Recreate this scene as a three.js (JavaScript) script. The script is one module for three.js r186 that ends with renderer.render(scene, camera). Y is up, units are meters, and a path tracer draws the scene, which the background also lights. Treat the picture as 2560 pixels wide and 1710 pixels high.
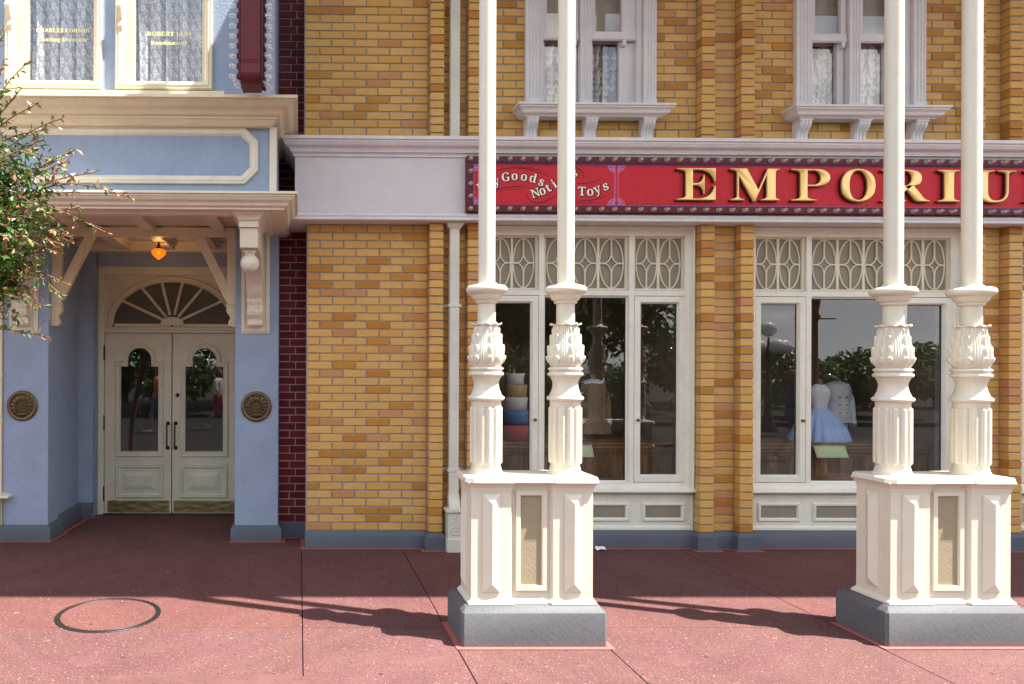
import * as THREE from 'three';
import { mergeGeometries, mergeVertices, toCreasedNormals } from 'three/addons/utils/BufferGeometryUtils.js';
import { RoundedBoxGeometry } from 'three/addons/geometries/RoundedBoxGeometry.js';
import { MarchingCubes } from 'three/addons/objects/MarchingCubes.js';
import { createNoise2D, createNoise3D } from 'simplex-noise';

// ---------------------------------------------------------------- camera, sky, sun, exposure
const scene = new THREE.Scene();
const V3 = THREE.Vector3, PI = Math.PI;
// a shift lens: 1880 px focal length, optical axis at (770, 912) of 2560 x 1710
const camera = new THREE.PerspectiveCamera(2 * Math.atan(912 / 1880) * 180 / PI, 3580 / 1824, 0.05, 400);
camera.setViewOffset(3580, 1824, 1020, 0, 2560, 1710);
camera.position.set(0, 1.65, 6.79);
camera.rotation.order = 'YXZ';
camera.rotation.set(0, -0.012, 0.004);

const renderer = new THREE.WebGLRenderer({ antialias: true });
renderer.toneMapping = THREE.LinearToneMapping;
renderer.toneMappingExposure = 3.5;
renderer.shadowMap.enabled = true;

function rng(seed) { let s = seed >>> 0; return () => { s = (s + 0x6d2b79f5) >>> 0; let t = Math.imul(s ^ (s >>> 15), 1 | s); t = (t + Math.imul(t ^ (t >>> 7), 61 | t)) ^ t; return ((t ^ (t >>> 14)) >>> 0) / 4294967296; }; }
const n2 = createNoise2D(rng(11)), n3 = createNoise3D(rng(12));
const clamp = (x, a = 0, b = 1) => Math.min(b, Math.max(a, x)), lerp = (a, b, t) => a + (b - a) * t, smooth = (a, b, x) => { const t = clamp((x - a) / (b - a)); return t * t * (3 - 2 * t); };

const SUN = new V3(0.481, 1.0, 0.19).normalize();
{
  const W = 1024, H = 512, d = new Float32Array(W * H * 4);
  for (let j = 0; j < H; j++) for (let i = 0; i < W; i++) {
    const el = ((j + 0.5) / H - 0.5) * PI, az = ((i + 0.5) / W - 0.5) * 2 * PI;
    const y = Math.sin(el), x = Math.cos(el) * Math.cos(az), z = Math.cos(el) * Math.sin(az);
    const up = Math.max(0, y), k = 1 / (up + 0.12), t = Math.pow(1 - up, 2.2);
    let f = 0, a = 0.55, s = 1.1; for (let o = 0; o < 5; o++) { f += a * n2(x * k * s + 3.1, z * k * s - 1.7); a *= 0.52; s *= 2.03; }
    const c = smooth(-0.06, 0.42, f) * smooth(-0.02, 0.1, y), sunny = 0.5 + 0.5 * (x * SUN.x + y * SUN.y + z * SUN.z);
    const clear = [lerp(0.25, 0.62, t), lerp(0.32, 0.63, t), lerp(0.46, 0.65, t)], w = 0.72 + 0.5 * smooth(0.0, 0.8, f) * sunny;
    for (let n = 0; n < 3; n++) d[(j * W + i) * 4 + n] = lerp(clear[n], [w, w * 0.975, w * 0.94][n], c) * (y < 0 ? 0.5 : 1.05);
    d[(j * W + i) * 4 + 3] = 1;
  }
  const sky = new THREE.DataTexture(d, W, H, THREE.RGBAFormat, THREE.FloatType);
  sky.mapping = THREE.EquirectangularReflectionMapping; sky.magFilter = THREE.LinearFilter; sky.needsUpdate = true;
  scene.background = sky; scene.environment = sky;
}
const sun = new THREE.DirectionalLight(new THREE.Color(1, 0.955, 0.88), 5);
sun.position.copy(SUN).multiplyScalar(30); sun.castShadow = true; sun.shadow.radius = 1.2;
Object.assign(sun.shadow.camera, { left: -20, right: 20, top: 20, bottom: -20, near: 1, far: 80 }); sun.shadow.mapSize.set(4096, 4096);
scene.add(sun, sun.target);

// ---------------------------------------------------------------- helpers
const used = new Map(), ORG = new WeakMap();
function numbered(n) { const k = used.get(n) || 0; used.set(n, k + 1); return k ? n + '_' + String(k).padStart(3, '0') : n; }
function thing(name, label, category, pos = [0, 0, 0], group) {
  const g = new THREE.Group(); g.name = numbered(name); g.position.set(...pos); g.userData = { label, category };
  if (group) g.userData.group = group;
  ORG.set(g, pos); scene.add(g); return g;
}
function sub(name, parent) { const g = new THREE.Group(); g.name = name; parent.add(g); return g; }      // a part that has pieces of its own
const origin = (o) => { while (o && !ORG.has(o)) o = o.parent; return o ? ORG.get(o) : [0, 0, 0]; };
function prep(g) {
  if (g.index) g = g.toNonIndexed();
  for (const k of Object.keys(g.attributes)) if (!['position', 'normal', 'uv', 'color'].includes(k)) g.deleteAttribute(k);
  if (!g.attributes.normal) g.computeVertexNormals();
  if (!g.attributes.uv) g.setAttribute('uv', new THREE.BufferAttribute(new Float32Array(g.attributes.position.count * 2), 2));
  g.morphAttributes = {}; g.clearGroups(); return g;
}
function boxUV(g) {                        // texture coordinates in metres from the dominant side of each face
  const p = g.attributes.position, uv = g.attributes.uv, a = new V3(), b = new V3(), c = new V3();
  for (let i = 0; i < p.count; i += 3) {
    a.fromBufferAttribute(p, i); b.fromBufferAttribute(p, i + 1); c.fromBufferAttribute(p, i + 2);
    const n = b.clone().sub(a).cross(c.clone().sub(a)), x = Math.abs(n.x), y = Math.abs(n.y), z = Math.abs(n.z);
    [a, b, c].forEach((v, k) => { if (z >= x && z >= y) uv.setXY(i + k, v.x, v.y); else if (x >= y) uv.setXY(i + k, v.z, v.y); else uv.setXY(i + k, v.x, v.z); });
  }
}
function join(geos, keep) {
  geos = [].concat(geos).map((g) => { const q = prep(g); if (!keep && q.attributes.color && !geos.colored) q.deleteAttribute('color'); return q; });
  const g = geos.length > 1 ? mergeGeometries(geos) : geos[0];
  if (!keep) boxUV(g);
  return g;
}
function obj(name, geos, mat, parent, keep) {
  const g = join(geos, keep), o = origin(parent);
  g.translate(-o[0], -o[1], -o[2]);
  const m = new THREE.Mesh(g, mat); m.name = parent ? name : numbered(name);
  (parent || scene).add(m); return m;
}
function place(name, geo, mat, parent, x, y, z) { const o = origin(parent), m = new THREE.Mesh(geo, mat); m.name = name; m.position.set(x - o[0], y - o[1], z - o[2]); parent.add(m); return m; }
const B = (x0, x1, y0, y1, z0, z1) => new THREE.BoxGeometry(x1 - x0, y1 - y0, z1 - z0).translate((x0 + x1) / 2, (y0 + y1) / 2, (z0 + z1) / 2);
const R = (x0, x1, y0, y1, z0, z1, r = 0.004) => new RoundedBoxGeometry(x1 - x0, y1 - y0, z1 - z0, 1, Math.min(r, (x1 - x0) / 2.1, (y1 - y0) / 2.1, (z1 - z0) / 2.1)).translate((x0 + x1) / 2, (y0 + y1) / 2, (z0 + z1) / 2);
const Q = (x0, x1, y0, y1, z) => new THREE.PlaneGeometry(x1 - x0, y1 - y0).translate((x0 + x1) / 2, (y0 + y1) / 2, z);
// a moulding: profile points (a = out from the path, b = along N) swept along a mitred path
function sweep(prof, path, N, closed = false, crease = 0.6, caps = true) {
  path = path.map((p) => new V3(...p)); N = new V3(...N);
  const n = path.length, segs = closed ? n : n - 1, dir = [];
  for (let i = 0; i < segs; i++) dir.push(path[(i + 1) % n].clone().sub(path[i]).normalize());
  const side = dir.map((d) => d.clone().cross(N)), ring = [];
  for (let i = 0; i < n; i++) {
    const a = closed ? side[(i + segs - 1) % segs] : side[Math.max(0, i - 1)], b = closed ? side[i] : side[Math.min(segs - 1, i)];
    const m = a.clone().add(b).multiplyScalar(1 / Math.max(0.15, 1 + a.dot(b)));
    ring.push(prof.map(([u, v]) => path[i].clone().addScaledVector(m, u).addScaledVector(N, v)));
  }
  const P = [];
  for (let i = 0; i < segs; i++) {
    const r0 = ring[i], r1 = ring[(i + 1) % n];
    for (let k = 0; k < prof.length - 1; k++) { const A = r0[k], Bq = r1[k], C = r1[k + 1], D = r0[k + 1]; P.push(A, Bq, C, A, C, D); }
  }
  if (caps && !closed) {
    const tri = THREE.ShapeUtils.triangulateShape(prof.map(([u, v]) => new THREE.Vector2(u, v)), []);
    for (const [r, f] of [[ring[0], 0], [ring[n - 1], 1]]) for (const t of tri) P.push(...(f ? t : [...t].reverse()).map((q) => r[q]));
  }
  let g = new THREE.BufferGeometry().setFromPoints(P);
  g.setAttribute('uv', new THREE.BufferAttribute(new Float32Array(P.length * 2), 2));
  return toCreasedNormals(g, crease);
}
const UP = [0, 1, 0], FRONT = [0, 0, 1];
const rectPath = (x0, x1, y0, y1, z) => [[x0, y0, z], [x1, y0, z], [x1, y1, z], [x0, y1, z]];          // goes round so that "out" is outward for N = front
function curve(pts, n = 8) { return new THREE.CatmullRomCurve3(pts.map(([a, b]) => new V3(a, b, 0)), false, 'centripetal').getPoints(n * (pts.length - 1)).map((p) => [p.x, p.y]); }
function arc(cx, cy, r, a0, a1, n = 6) { const o = []; for (let i = 0; i <= n; i++) { const a = (a0 + (a1 - a0) * i / n) * PI / 180; o.push([cx + r * Math.cos(a), cy + r * Math.sin(a)]); } return o; }
const lathe = (pts, n = 40) => new THREE.LatheGeometry(pts.map(([r, y]) => new THREE.Vector2(Math.max(r, 1e-4), y)), n);
function revolve(fn, na, nt) {             // fn(angle, t) -> [radius, y]
  const pos = [], idx = [];
  for (let j = 0; j <= nt; j++) for (let i = 0; i <= na; i++) { const a = i / na * 2 * PI, [r, y] = fn(a, j / nt); pos.push(r * Math.sin(a), y, r * Math.cos(a)); }
  for (let j = 0; j < nt; j++) for (let i = 0; i < na; i++) { const k = j * (na + 1) + i; idx.push(k, k + 1, k + na + 2, k, k + na + 2, k + na + 1); }
  const g = new THREE.BufferGeometry(); g.setAttribute('position', new THREE.Float32BufferAttribute(pos, 3)); g.setIndex(idx); g.computeVertexNormals();
  const nn = g.attributes.normal;           // close the seam
  for (let j = 0; j <= nt; j++) { const a = j * (na + 1), b = a + na; const v = new V3().fromBufferAttribute(nn, a).add(new V3().fromBufferAttribute(nn, b)).normalize(); nn.setXYZ(a, v.x, v.y, v.z); nn.setXYZ(b, v.x, v.y, v.z); }
  return g;
}
function extrudeY(poly, y0, y1) {          // poly in (x, z)
  const s = new THREE.Shape(poly.map(([x, z]) => new THREE.Vector2(x, -z)));
  return new THREE.ExtrudeGeometry(s, { depth: y1 - y0, bevelEnabled: false }).rotateX(-PI / 2).translate(0, y0, 0);
}
function extrudeX(poly, x0, x1) {          // poly in (z, y)
  const s = new THREE.Shape(poly.map(([z, y]) => new THREE.Vector2(-z, y)));
  return new THREE.ExtrudeGeometry(s, { depth: x1 - x0, bevelEnabled: false }).rotateY(PI / 2).translate(x0, 0, 0);
}
function tube(pts, r, seg = 24, rad = 8) { return new THREE.TubeGeometry(new THREE.CatmullRomCurve3(pts.map((p) => new V3(...p))), seg, r, rad); }
function cyl(x0, y0, z0, x1, y1, z1, r0, r1 = r0, n = 12) {
  const a = new V3(x0, y0, z0), b = new V3(x1, y1, z1), d = b.clone().sub(a), g = new THREE.CylinderGeometry(r1, r0, d.length(), n);
  return g.applyQuaternion(new THREE.Quaternion().setFromUnitVectors(new V3(0, 1, 0), d.normalize())).translate((x0 + x1) / 2, (y0 + y1) / 2, (z0 + z1) / 2);
}
function tint(g, [r, gg, b]) { g = prep(g); const n = g.attributes.position.count, c = new Float32Array(n * 3); for (let i = 0; i < n; i++) c.set([r, gg, b], i * 3); g.setAttribute('color', new THREE.BufferAttribute(c, 3)); return g; }

// ---------------------------------------------------------------- textures
function tex(w, h, fn, metres, srgb = true) {
  const d = new Uint8Array(w * h * 4);
  for (let j = 0; j < h; j++) for (let i = 0; i < w; i++) { const c = fn(i / w, j / h, i, j), k = (j * w + i) * 4; const q = Array.isArray(c) ? c : [c, c, c]; for (let n = 0; n < 3; n++) d[k + n] = clamp(q[n]) * 255; d[k + 3] = 255; }
  const t = new THREE.DataTexture(d, w, h); t.wrapS = t.wrapT = THREE.RepeatWrapping; t.magFilter = THREE.LinearFilter; t.minFilter = THREE.LinearMipmapLinearFilter; t.generateMipmaps = true;
  if (srgb) t.colorSpace = THREE.SRGBColorSpace;
  t.repeat.set(1 / metres[0], 1 / metres[1]); t.needsUpdate = true; return t;
}
const tn = (u, v, f, s = 0) => { const a = u * 2 * PI, b = v * 2 * PI, r = f / (2 * PI); return n3(Math.cos(a) * r + s, Math.sin(a) * r + Math.cos(b) * r, Math.sin(b) * r - s); };   // noise that tiles
function canvasTex(w, h, draw, srgb = true) {
  const c = document.createElement('canvas'); c.width = w; c.height = h; draw(c.getContext('2d'), w, h);
  const t = new THREE.CanvasTexture(c); t.magFilter = THREE.LinearFilter; t.wrapS = t.wrapT = THREE.RepeatWrapping; if (srgb) t.colorSpace = THREE.SRGBColorSpace; return t;
}
const rt = rng(77);
// brushed house paint: a little uneven in tone, with specks of grime that have an outline
const tPaint = tex(512, 512, (u, v) => { const s = tn(u, v, 34, 3) > 0.83 ? -0.035 : 0; return 0.965 + 0.022 * tn(u, v, 5) + 0.013 * tn(u, v, 23, 7) + s; }, [1.7, 1.7]);
const tPaintBump = tex(512, 512, (u, v) => 0.5 + 0.26 * tn(u, v, 30, 2) + 0.22 * tn(u, v, 90, 5), [0.9, 0.9], false);
const tStucco = tex(512, 512, (u, v) => { const a = tn(u, v * 0.6, 30, 9), b = tn(u, v, 75, 4), c = tn(u, v, 9, 1); return 0.45 + 0.25 * a + 0.3 * b * (0.5 + 0.5 * c); }, [0.6, 0.6], false);
const tStuccoTone = tex(512, 512, (u, v) => { const a = tn(u, v, 40, 1), w = tn(u, v, 7, 8); return 0.92 + 0.05 * w + (a > 0.72 ? -0.22 : 0) + 0.04 * tn(u, v, 120, 2); }, [1.1, 1.1]);
const tBrick = tex(512, 512, (u, v) => { const l = tn(u, v * 0.08, 260, 1), p = tn(u, v, 45, 6), f = tn(u, v, 120, 3); return 0.955 + 0.03 * l + 0.015 * tn(u, v, 9, 2) + (p > 0.82 ? -0.1 : 0) + 0.02 * f; }, [0.55, 0.55]);
const tBrickBump = tex(512, 512, (u, v) => 0.5 + 0.3 * tn(u, v * 0.08, 260, 1) + 0.2 * tn(u, v, 90, 5), [0.55, 0.55], false);
const tMortar = tex(256, 256, (u, v) => 0.86 + 0.1 * tn(u, v, 60, 5) + 0.06 * tn(u, v, 8, 3), [0.4, 0.4]);
const tWood = tex(512, 512, (u, v) => { const g = tn(u, v * 0.06, 90, 4); return 0.8 + 0.14 * g + 0.08 * tn(u, v * 0.2, 30, 2); }, [0.9, 0.9]);
// exposed-aggregate concrete, dyed red
function paveCanvas(bump) {
  return canvasTex(2048, 2048, (c, w) => {
    const r = rng(5), im = c.createImageData(w, w);
    for (let j = 0; j < w; j++) for (let i = 0; i < w; i++) {
      const u = i / w, v = j / w, k = (j * w + i) * 4; let m;
      if (bump) { m = 150 + 20 * (r() - 0.5); im.data[k] = im.data[k + 1] = im.data[k + 2] = m; } else {
        if (!(i & 3) || i === 0) m = 1; const L = 0.045 * tn(u, v, 4, 2) + 0.035 * tn(u, v, 13, 6), y = 0.03 * tn(u, v, 7, 9), q = 0.07 * (r() - 0.5);
        im.data[k] = 95 * (1 + L + q); im.data[k + 1] = 62 * (1 + L * 1.3 + q + y); im.data[k + 2] = 61 * (1 + L * 1.3 + q - y * 0.6);
      }
      im.data[k + 3] = 255;
    }
    c.putImageData(im, 0, 0);
    const cols = bump ? ['#d0d0d0', '#e8e8e8', '#606060', '#303030'] : ['#80604f', '#96806f', '#704a3c', '#3e2524', '#2a1c1c', '#6d4833', '#4b2922', '#735847', '#382c2c', '#472f2d'];
    for (let n = 0; n < 90000; n++) {
      const x = r() * w, y = r() * w, s = 0.8 + r() * r() * 2.6, a = r() * PI, e = 0.45 + r() * 0.55;
      c.fillStyle = cols[Math.floor(r() * cols.length)]; c.globalAlpha = 0.25 + 0.4 * r();
      for (const ox of [0, x < 8 ? w : x > w - 8 ? -w : 0]) for (const oy of [0, y < 8 ? w : y > w - 8 ? -w : 0]) { c.beginPath(); c.ellipse(x + ox, y + oy, s, s * e, a, 0, 2 * PI); c.fill(); if (!ox && !oy) continue; }
    }
    c.globalAlpha = 1;
    if (!bump) for (let n = 0; n < 70; n++) {          // trodden gum, drips and scuffs, each with its own outline
      const x = 40 + r() * (w - 80), y = 40 + r() * (w - 80), q = n < 46 ? 5 + r() * 9 : 20 + r() * 46; c.fillStyle = n < 46 ? (r() < 0.7 ? '#2b1d1d' : '#8d7a70') : r() < 0.6 ? '#4a2f2e' : '#7c5a54'; c.globalAlpha = n < 46 ? 0.5 : 0.13;
      c.beginPath(); for (let k = 0; k <= 20; k++) { const a = k / 20 * 2 * PI, d = q * (0.75 + 0.35 * n2(Math.cos(a) * 1.3 + n * 9, Math.sin(a) * 1.3)); c.lineTo(x + d * Math.cos(a) * (n < 46 ? 1 : 1.7), y + d * Math.sin(a)); } c.fill();
    }
    c.globalAlpha = 1;
  }, !bump);
}
const tPave = paveCanvas(false); tPave.repeat.set(1 / 3.3, 1 / 3.3);
const tPaveBump = paveCanvas(true); tPaveBump.repeat.set(1 / 3.3, 1 / 3.3);

const mat = (c, rough = 0.6, o = {}) => new THREE.MeshPhysicalMaterial({ color: new THREE.Color().setRGB(...c), roughness: rough, specularIntensity: o.metalness ? 1 : rough < 0.45 ? 0.8 : 0.45, ...o });
const paint = (c, rough = 0.5, o = {}) => mat(c, rough, { map: tPaint, bumpMap: tPaintBump, bumpScale: 0.0012, ...o });
// gloss paint with small chips and blisters
const tChip = tex(1024, 1024, (u, v) => { const a = tn(u, v, 70, 2), b = tn(u, v, 6, 5); return 0.965 + 0.012 * tn(u, v, 9, 7) + (a > 0.95 - 0.14 * b ? -0.07 : 0); }, [1.4, 1.4]);
// old paint on boards: faint vertical runs and scuffs
const tRuns = tex(512, 512, (u, v) => { const l = tn(u, v * 0.05, 150, 3), q = tn(u, v * 0.25, 40, 6); return 0.96 + 0.012 * l * (0.5 + 0.5 * tn(u, v, 6, 1)) + (q > 0.72 ? -0.013 : 0) + 0.012 * tn(u, v, 5, 4); }, [1.3, 1.3]);
const M = {
  paveB: mat([1.0, 1.05, 1.07], 0.82, { map: tPave, bumpMap: tPaveBump, bumpScale: 0.0035 }), paveC: mat([1.03, 0.97, 0.91], 0.82, { map: tPave, bumpMap: tPaveBump, bumpScale: 0.0035 }),
  board: mat([0.66, 0.62, 0.625], 0.5, { map: tRuns, bumpMap: tPaintBump, bumpScale: 0.001 }),
  pave: mat([1, 1, 1], 0.82, { map: tPave, bumpMap: tPaveBump, bumpScale: 0.0035 }),
  pavePatch: mat([0.145, 0.066, 0.062], 0.8, { map: tStuccoTone, bumpMap: tPaintBump, bumpScale: 0.002 }),
  joint: mat([0.015, 0.01, 0.01], 0.95), salmon: mat([0.42, 0.115, 0.09], 0.75, { map: tPaint }),
  asphalt: mat([0.034, 0.031, 0.03], 0.9, { map: tStuccoTone, bumpMap: tStucco, bumpScale: 0.004 }),
  mortar: mat([0.39, 0.365, 0.365], 0.95, { map: tMortar }), mortarRed: mat([0.52, 0.47, 0.46], 0.95, { map: tMortar }),
  grey: paint([0.105, 0.118, 0.142], 0.6), greyStucco: mat([0.115, 0.116, 0.123], 0.55, { map: tPaint, bumpMap: tStucco, bumpScale: 0.0014 }),
  mauve: paint([0.71, 0.672, 0.66], 0.5), frame: paint([0.75, 0.725, 0.61], 0.5, { bumpScale: 0.0006 }), taupe: paint([0.26, 0.228, 0.165], 0.55), lattice: paint([0.7, 0.62, 0.47], 0.55),
  pipe: paint([0.66, 0.63, 0.53], 0.5), cream: paint([0.76, 0.655, 0.46], 0.5), creamPale: paint([0.76, 0.69, 0.55], 0.5), blue: paint([0.295, 0.362, 0.475], 0.55, { bumpScale: 0.002 }),
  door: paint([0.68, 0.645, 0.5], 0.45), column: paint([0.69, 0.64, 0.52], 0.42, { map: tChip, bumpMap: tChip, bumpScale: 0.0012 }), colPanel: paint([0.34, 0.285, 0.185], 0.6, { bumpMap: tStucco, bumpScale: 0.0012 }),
  glass: new THREE.MeshPhysicalMaterial({ color: 0xffffff, roughness: 0, transmission: 1, thickness: 0, ior: 1.85 }),
  bulb: new THREE.MeshPhysicalMaterial({ color: 0xffffff, roughness: 0.03, transmission: 0.9, thickness: 0, ior: 1.8 }),
  ribbed: new THREE.MeshPhysicalMaterial({ color: new THREE.Color(0.2, 0.185, 0.155), roughness: 0.16, transmission: 0.55, thickness: 0, ior: 1.7 }),
  brass: mat([0.36, 0.3, 0.14], 0.3, { metalness: 0.85, bumpMap: tPaintBump, bumpScale: 0.002 }), brassOld: mat([0.15, 0.108, 0.055], 0.34, { metalness: 0.75, bumpMap: tPaintBump, bumpScale: 0.003 }),
  iron: mat([0.035, 0.03, 0.027], 0.45, { metalness: 0.6 }), dark: mat([0.03, 0.03, 0.032], 0.6), hall: mat([0.3, 0.27, 0.22], 0.85), maroon: paint([0.125, 0.018, 0.024], 0.45), maroonDark: paint([0.075, 0.012, 0.022], 0.5),
  red: mat([0.5, 0.04, 0.045], 0.5, { bumpMap: tPaintBump, bumpScale: 0.0006 }), gold: mat([0.86, 0.58, 0.2], 0.28, { metalness: 0.3 }), letterSide: mat([0.05, 0.013, 0.01], 0.5),
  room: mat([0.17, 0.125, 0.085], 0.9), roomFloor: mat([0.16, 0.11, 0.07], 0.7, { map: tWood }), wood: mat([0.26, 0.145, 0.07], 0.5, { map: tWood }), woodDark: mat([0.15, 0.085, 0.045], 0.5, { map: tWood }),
  socket: mat([0.3, 0.27, 0.25], 0.4, { metalness: 0.3 }), filament: mat([0.72, 0.42, 0.28], 0.4), white: mat([0.8, 0.8, 0.8], 0.8), blind: mat([0.4, 0.35, 0.3], 0.8),
};

// ---------------------------------------------------------------- the ground
const PER = 2.455;                          // bay spacing of the brick shop front
{
  const road = obj('street', [B(-60, 60, -0.4, -0.12, 4.62, 60)], M.asphalt); road.userData.kind = 'structure';
  const kerb = obj('kerb', [R(-60, 60, -0.3, 0, 4.5, 4.62, 0.02)], M.pavePatch); kerb.userData.kind = 'structure';
  const far = obj('far_pavement', [B(-60, 60, -0.35, 0.01, 15, 90)], M.asphalt); far.userData.kind = 'structure';
  const p = new THREE.Group(); p.name = 'pavement'; p.userData = { kind: 'structure' }; scene.add(p); ORG.set(p, [0, 0, 0]);
  obj('slab_bed', B(-60, 60, -0.3, -0.012, -6, 4.5), M.joint, p);
  const X = [-9, -3.5, 0.028, 0.93, 1.82, 3.425, 5.03, 6.64, 8.2, 14], Z = [-6, -1.62, 2.068, 4.5], g = 0.0028;
  for (let i = 0; i < X.length - 1; i++) for (let j = 0; j < Z.length - 1; j++) {
    const tilt = (rt() - 0.5) * 0.0006;
    obj('pavement_slab', R(X[i] + g, X[i + 1] - g, -0.06, tilt, Z[j] + g, Z[j + 1] - g, 0.003), [M.paveC, M.pave, M.paveB][j === 2 ? 2 : (i + j) % 2], p);
  }
  obj('pavement_margin', [B(-60, X[0], -0.06, 0, -6, 4.5), B(14, 60, -0.06, 0, -6, 4.5)], M.pave, p);
  // the smooth patch at the kerb with its snapped corner
  obj('smooth_patch', extrudeY([[-1.35, 4.4], [-1.30, 3.25], [-0.955, 2.80], [-0.085, 2.79], [0.225, 2.865], [0.5, 3.2], [0.55, 4.4]], 0.0012, 0.005), M.pavePatch, p);
  // salmon paint along the foot of the walls
  const strip = (pts, w = 0.032) => obj('paint_line', sweep([[0, 0], [w, 0.0015], [w, 0.0045], [0, 0.0045]], pts.map(([x, z]) => [x, 0.001, z]), UP), M.salmon, p);
  // path runs so that the outer side is towards the street
  strip([[0.055, -0.4], [0.055, 0.048], [1.122, 0.048], [1.122, 0.135], [1.30, 0.135], [1.30, 0.05], [1.46, 0.05], [1.46, 0.135], [1.655, 0.135], [1.655, 0.035], [3.565, 0.035], [3.565, 0.135], [3.75, 0.135], [3.75, 0.048], [3.925, 0.048], [3.925, 0.135], [4.115, 0.135], [4.115, 0.03], [6.03, 0.03], [6.03, 0.135], [6.22, 0.135], [6.22, 0.048], [6.36, 0.048], [6.36, 0.135], [6.56, 0.135], [6.56, 0.03], [8.47, 0.03], [8.47, 0.135], [9.0, 0.135]].map(([x, z]) => [x, z]));
  strip([[-2.9, -0.12], [-2.70, -0.205], [-2.315, -0.205], [-2.27, -0.53], [-2.31, -0.56], [-2.25, -1.27], [-2.13, -1.29]], 0.034);
  strip([[-0.6, -0.24], [-0.605, -0.205], [-0.155, -0.205], [-0.155, -0.385], [0.055, -0.385]], 0.032);
  for (const px of [1.385, 3.89]) strip([[px - 0.428, 1.98], [px - 0.428, 2.41], [px + 0.428, 2.41], [px + 0.428, 1.98]], 0.034);
}
{ // round access cover let into the pavement
  const t = thing('manhole_cover', 'round access cover flush in the pink pavement with a thin dark metal rim', 'manhole cover', [-1.245, 0, 1.83]);
  const ring = (r0, r1, h) => lathe([[r0, 0.001], [r0, h], [r1, h], [r1, 0.001]], 96);
  const at = (g) => g.translate(-1.245, 0, 1.83);
  obj('rim', at(ring(0.321, 0.338, 0.007)), M.iron, t);
  obj('inner_rim', at(ring(0.303, 0.309, 0.006)), M.iron, t);
  obj('infill', at(new THREE.CircleGeometry(0.303, 96).rotateX(-PI / 2).translate(0, 0.0055, 0)), M.paveC, t);
  obj('seat', at(new THREE.CircleGeometry(0.338, 96).rotateX(-PI / 2).translate(0, 0.003, 0)), M.joint, t);
  for (const [x, z] of [[0.03, -0.24], [-0.06, 0.2]]) obj('lifting_pin', at(lathe([[0.0001, 0.018], [0.006, 0.016], [0.009, 0.006], [0.009, 0.005]], 14).translate(x, 0, z)), M.brassOld, t);
}
{ // crumpled paper scrap
  const g = new THREE.PlaneGeometry(0.09, 0.05, 9, 6), p = g.attributes.position;
  for (let i = 0; i < p.count; i++) p.setZ(i, 0.012 + 0.012 * n2(p.getX(i) * 30, p.getY(i) * 40));
  g.rotateX(-PI / 2 + 0.35).translate(2.70, 0.012, 0.10); g.computeVertexNormals();
  const o = obj('paper_scrap', g, M.white); o.userData = { label: 'small crumpled white paper scrap on the ground behind the left pedestal', category: 'litter' };
}

// ---------------------------------------------------------------- bricks
const rb = rng(2024);
function brickGeo(w, h, d, jit = 0.0017, c = 0.0035) {      // front at z = 0, chamfered, a little uneven
  const j = () => (rb() - 0.5) * 2 * jit, X = w / 2, Y = h / 2;
  const f = [[-X + c + j(), -Y + c + j()], [X - c + j(), -Y + c + j()], [X - c + j(), Y - c + j()], [-X + c + j(), Y - c + j()]].map(([x, y]) => new V3(x, y, j() * 0.8));
  const m = [[-X, -Y], [X, -Y], [X, Y], [-X, Y]].map(([x, y]) => new V3(x + j(), y + j(), -c)), b = m.map((v) => new V3(v.x, v.y, -d)), P = [];
  P.push(f[0], f[1], f[2], f[0], f[2], f[3]);
  for (let i = 0; i < 4; i++) { const k = (i + 1) % 4; P.push(m[i], m[k], f[k], m[i], f[k], f[i], b[i], b[k], m[k], b[i], m[k], m[i]); }
  const g = new THREE.BufferGeometry().setFromPoints(P); g.computeVertexNormals();
  g.setAttribute('uv', new THREE.BufferAttribute(new Float32Array(P.length * 2), 2)); boxUV(g);
  const ou = rb() * 3, ov = rb() * 3, uv = g.attributes.uv; for (let i = 0; i < uv.count; i++) uv.setXY(i, uv.getX(i) + ou, uv.getY(i) + ov);
  return g;
}
const yellow = [[0.66, 0.372, 0.098], [0.68, 0.392, 0.112], [0.63, 0.345, 0.084], [0.66, 0.38, 0.118]], orange = [[0.58, 0.275, 0.1], [0.55, 0.25, 0.082]], ochre = [[0.52, 0.235, 0.034], [0.48, 0.2, 0.03]];
const brickMat = {}; const matFor = (c) => (brickMat[c] ||= mat(c, 0.62, { map: tBrick, bumpMap: tBrickBump, bumpScale: 0.0012 }));
const mBrickwork = mat([1, 1, 1], 0.62, { map: tBrick, bumpMap: tBrickBump, bumpScale: 0.0012, vertexColors: true });
function pickBrick() { const r = rb(); return r < 0.76 ? yellow[Math.floor(rb() * 4)] : r < 0.87 ? orange[Math.floor(rb() * 2)] : ochre[Math.floor(rb() * 2)]; }
const geoCache = {};
function sharedBrick(w, h, d) { const k = [Math.round(w * 200), Math.round(h * 1000), d].join(), a = (geoCache[k] ||= []); if (a.length < 4) a.push(brickGeo(Math.round(w * 200) / 200, h, d)); return a[Math.floor(rb() * a.length)]; }

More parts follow.
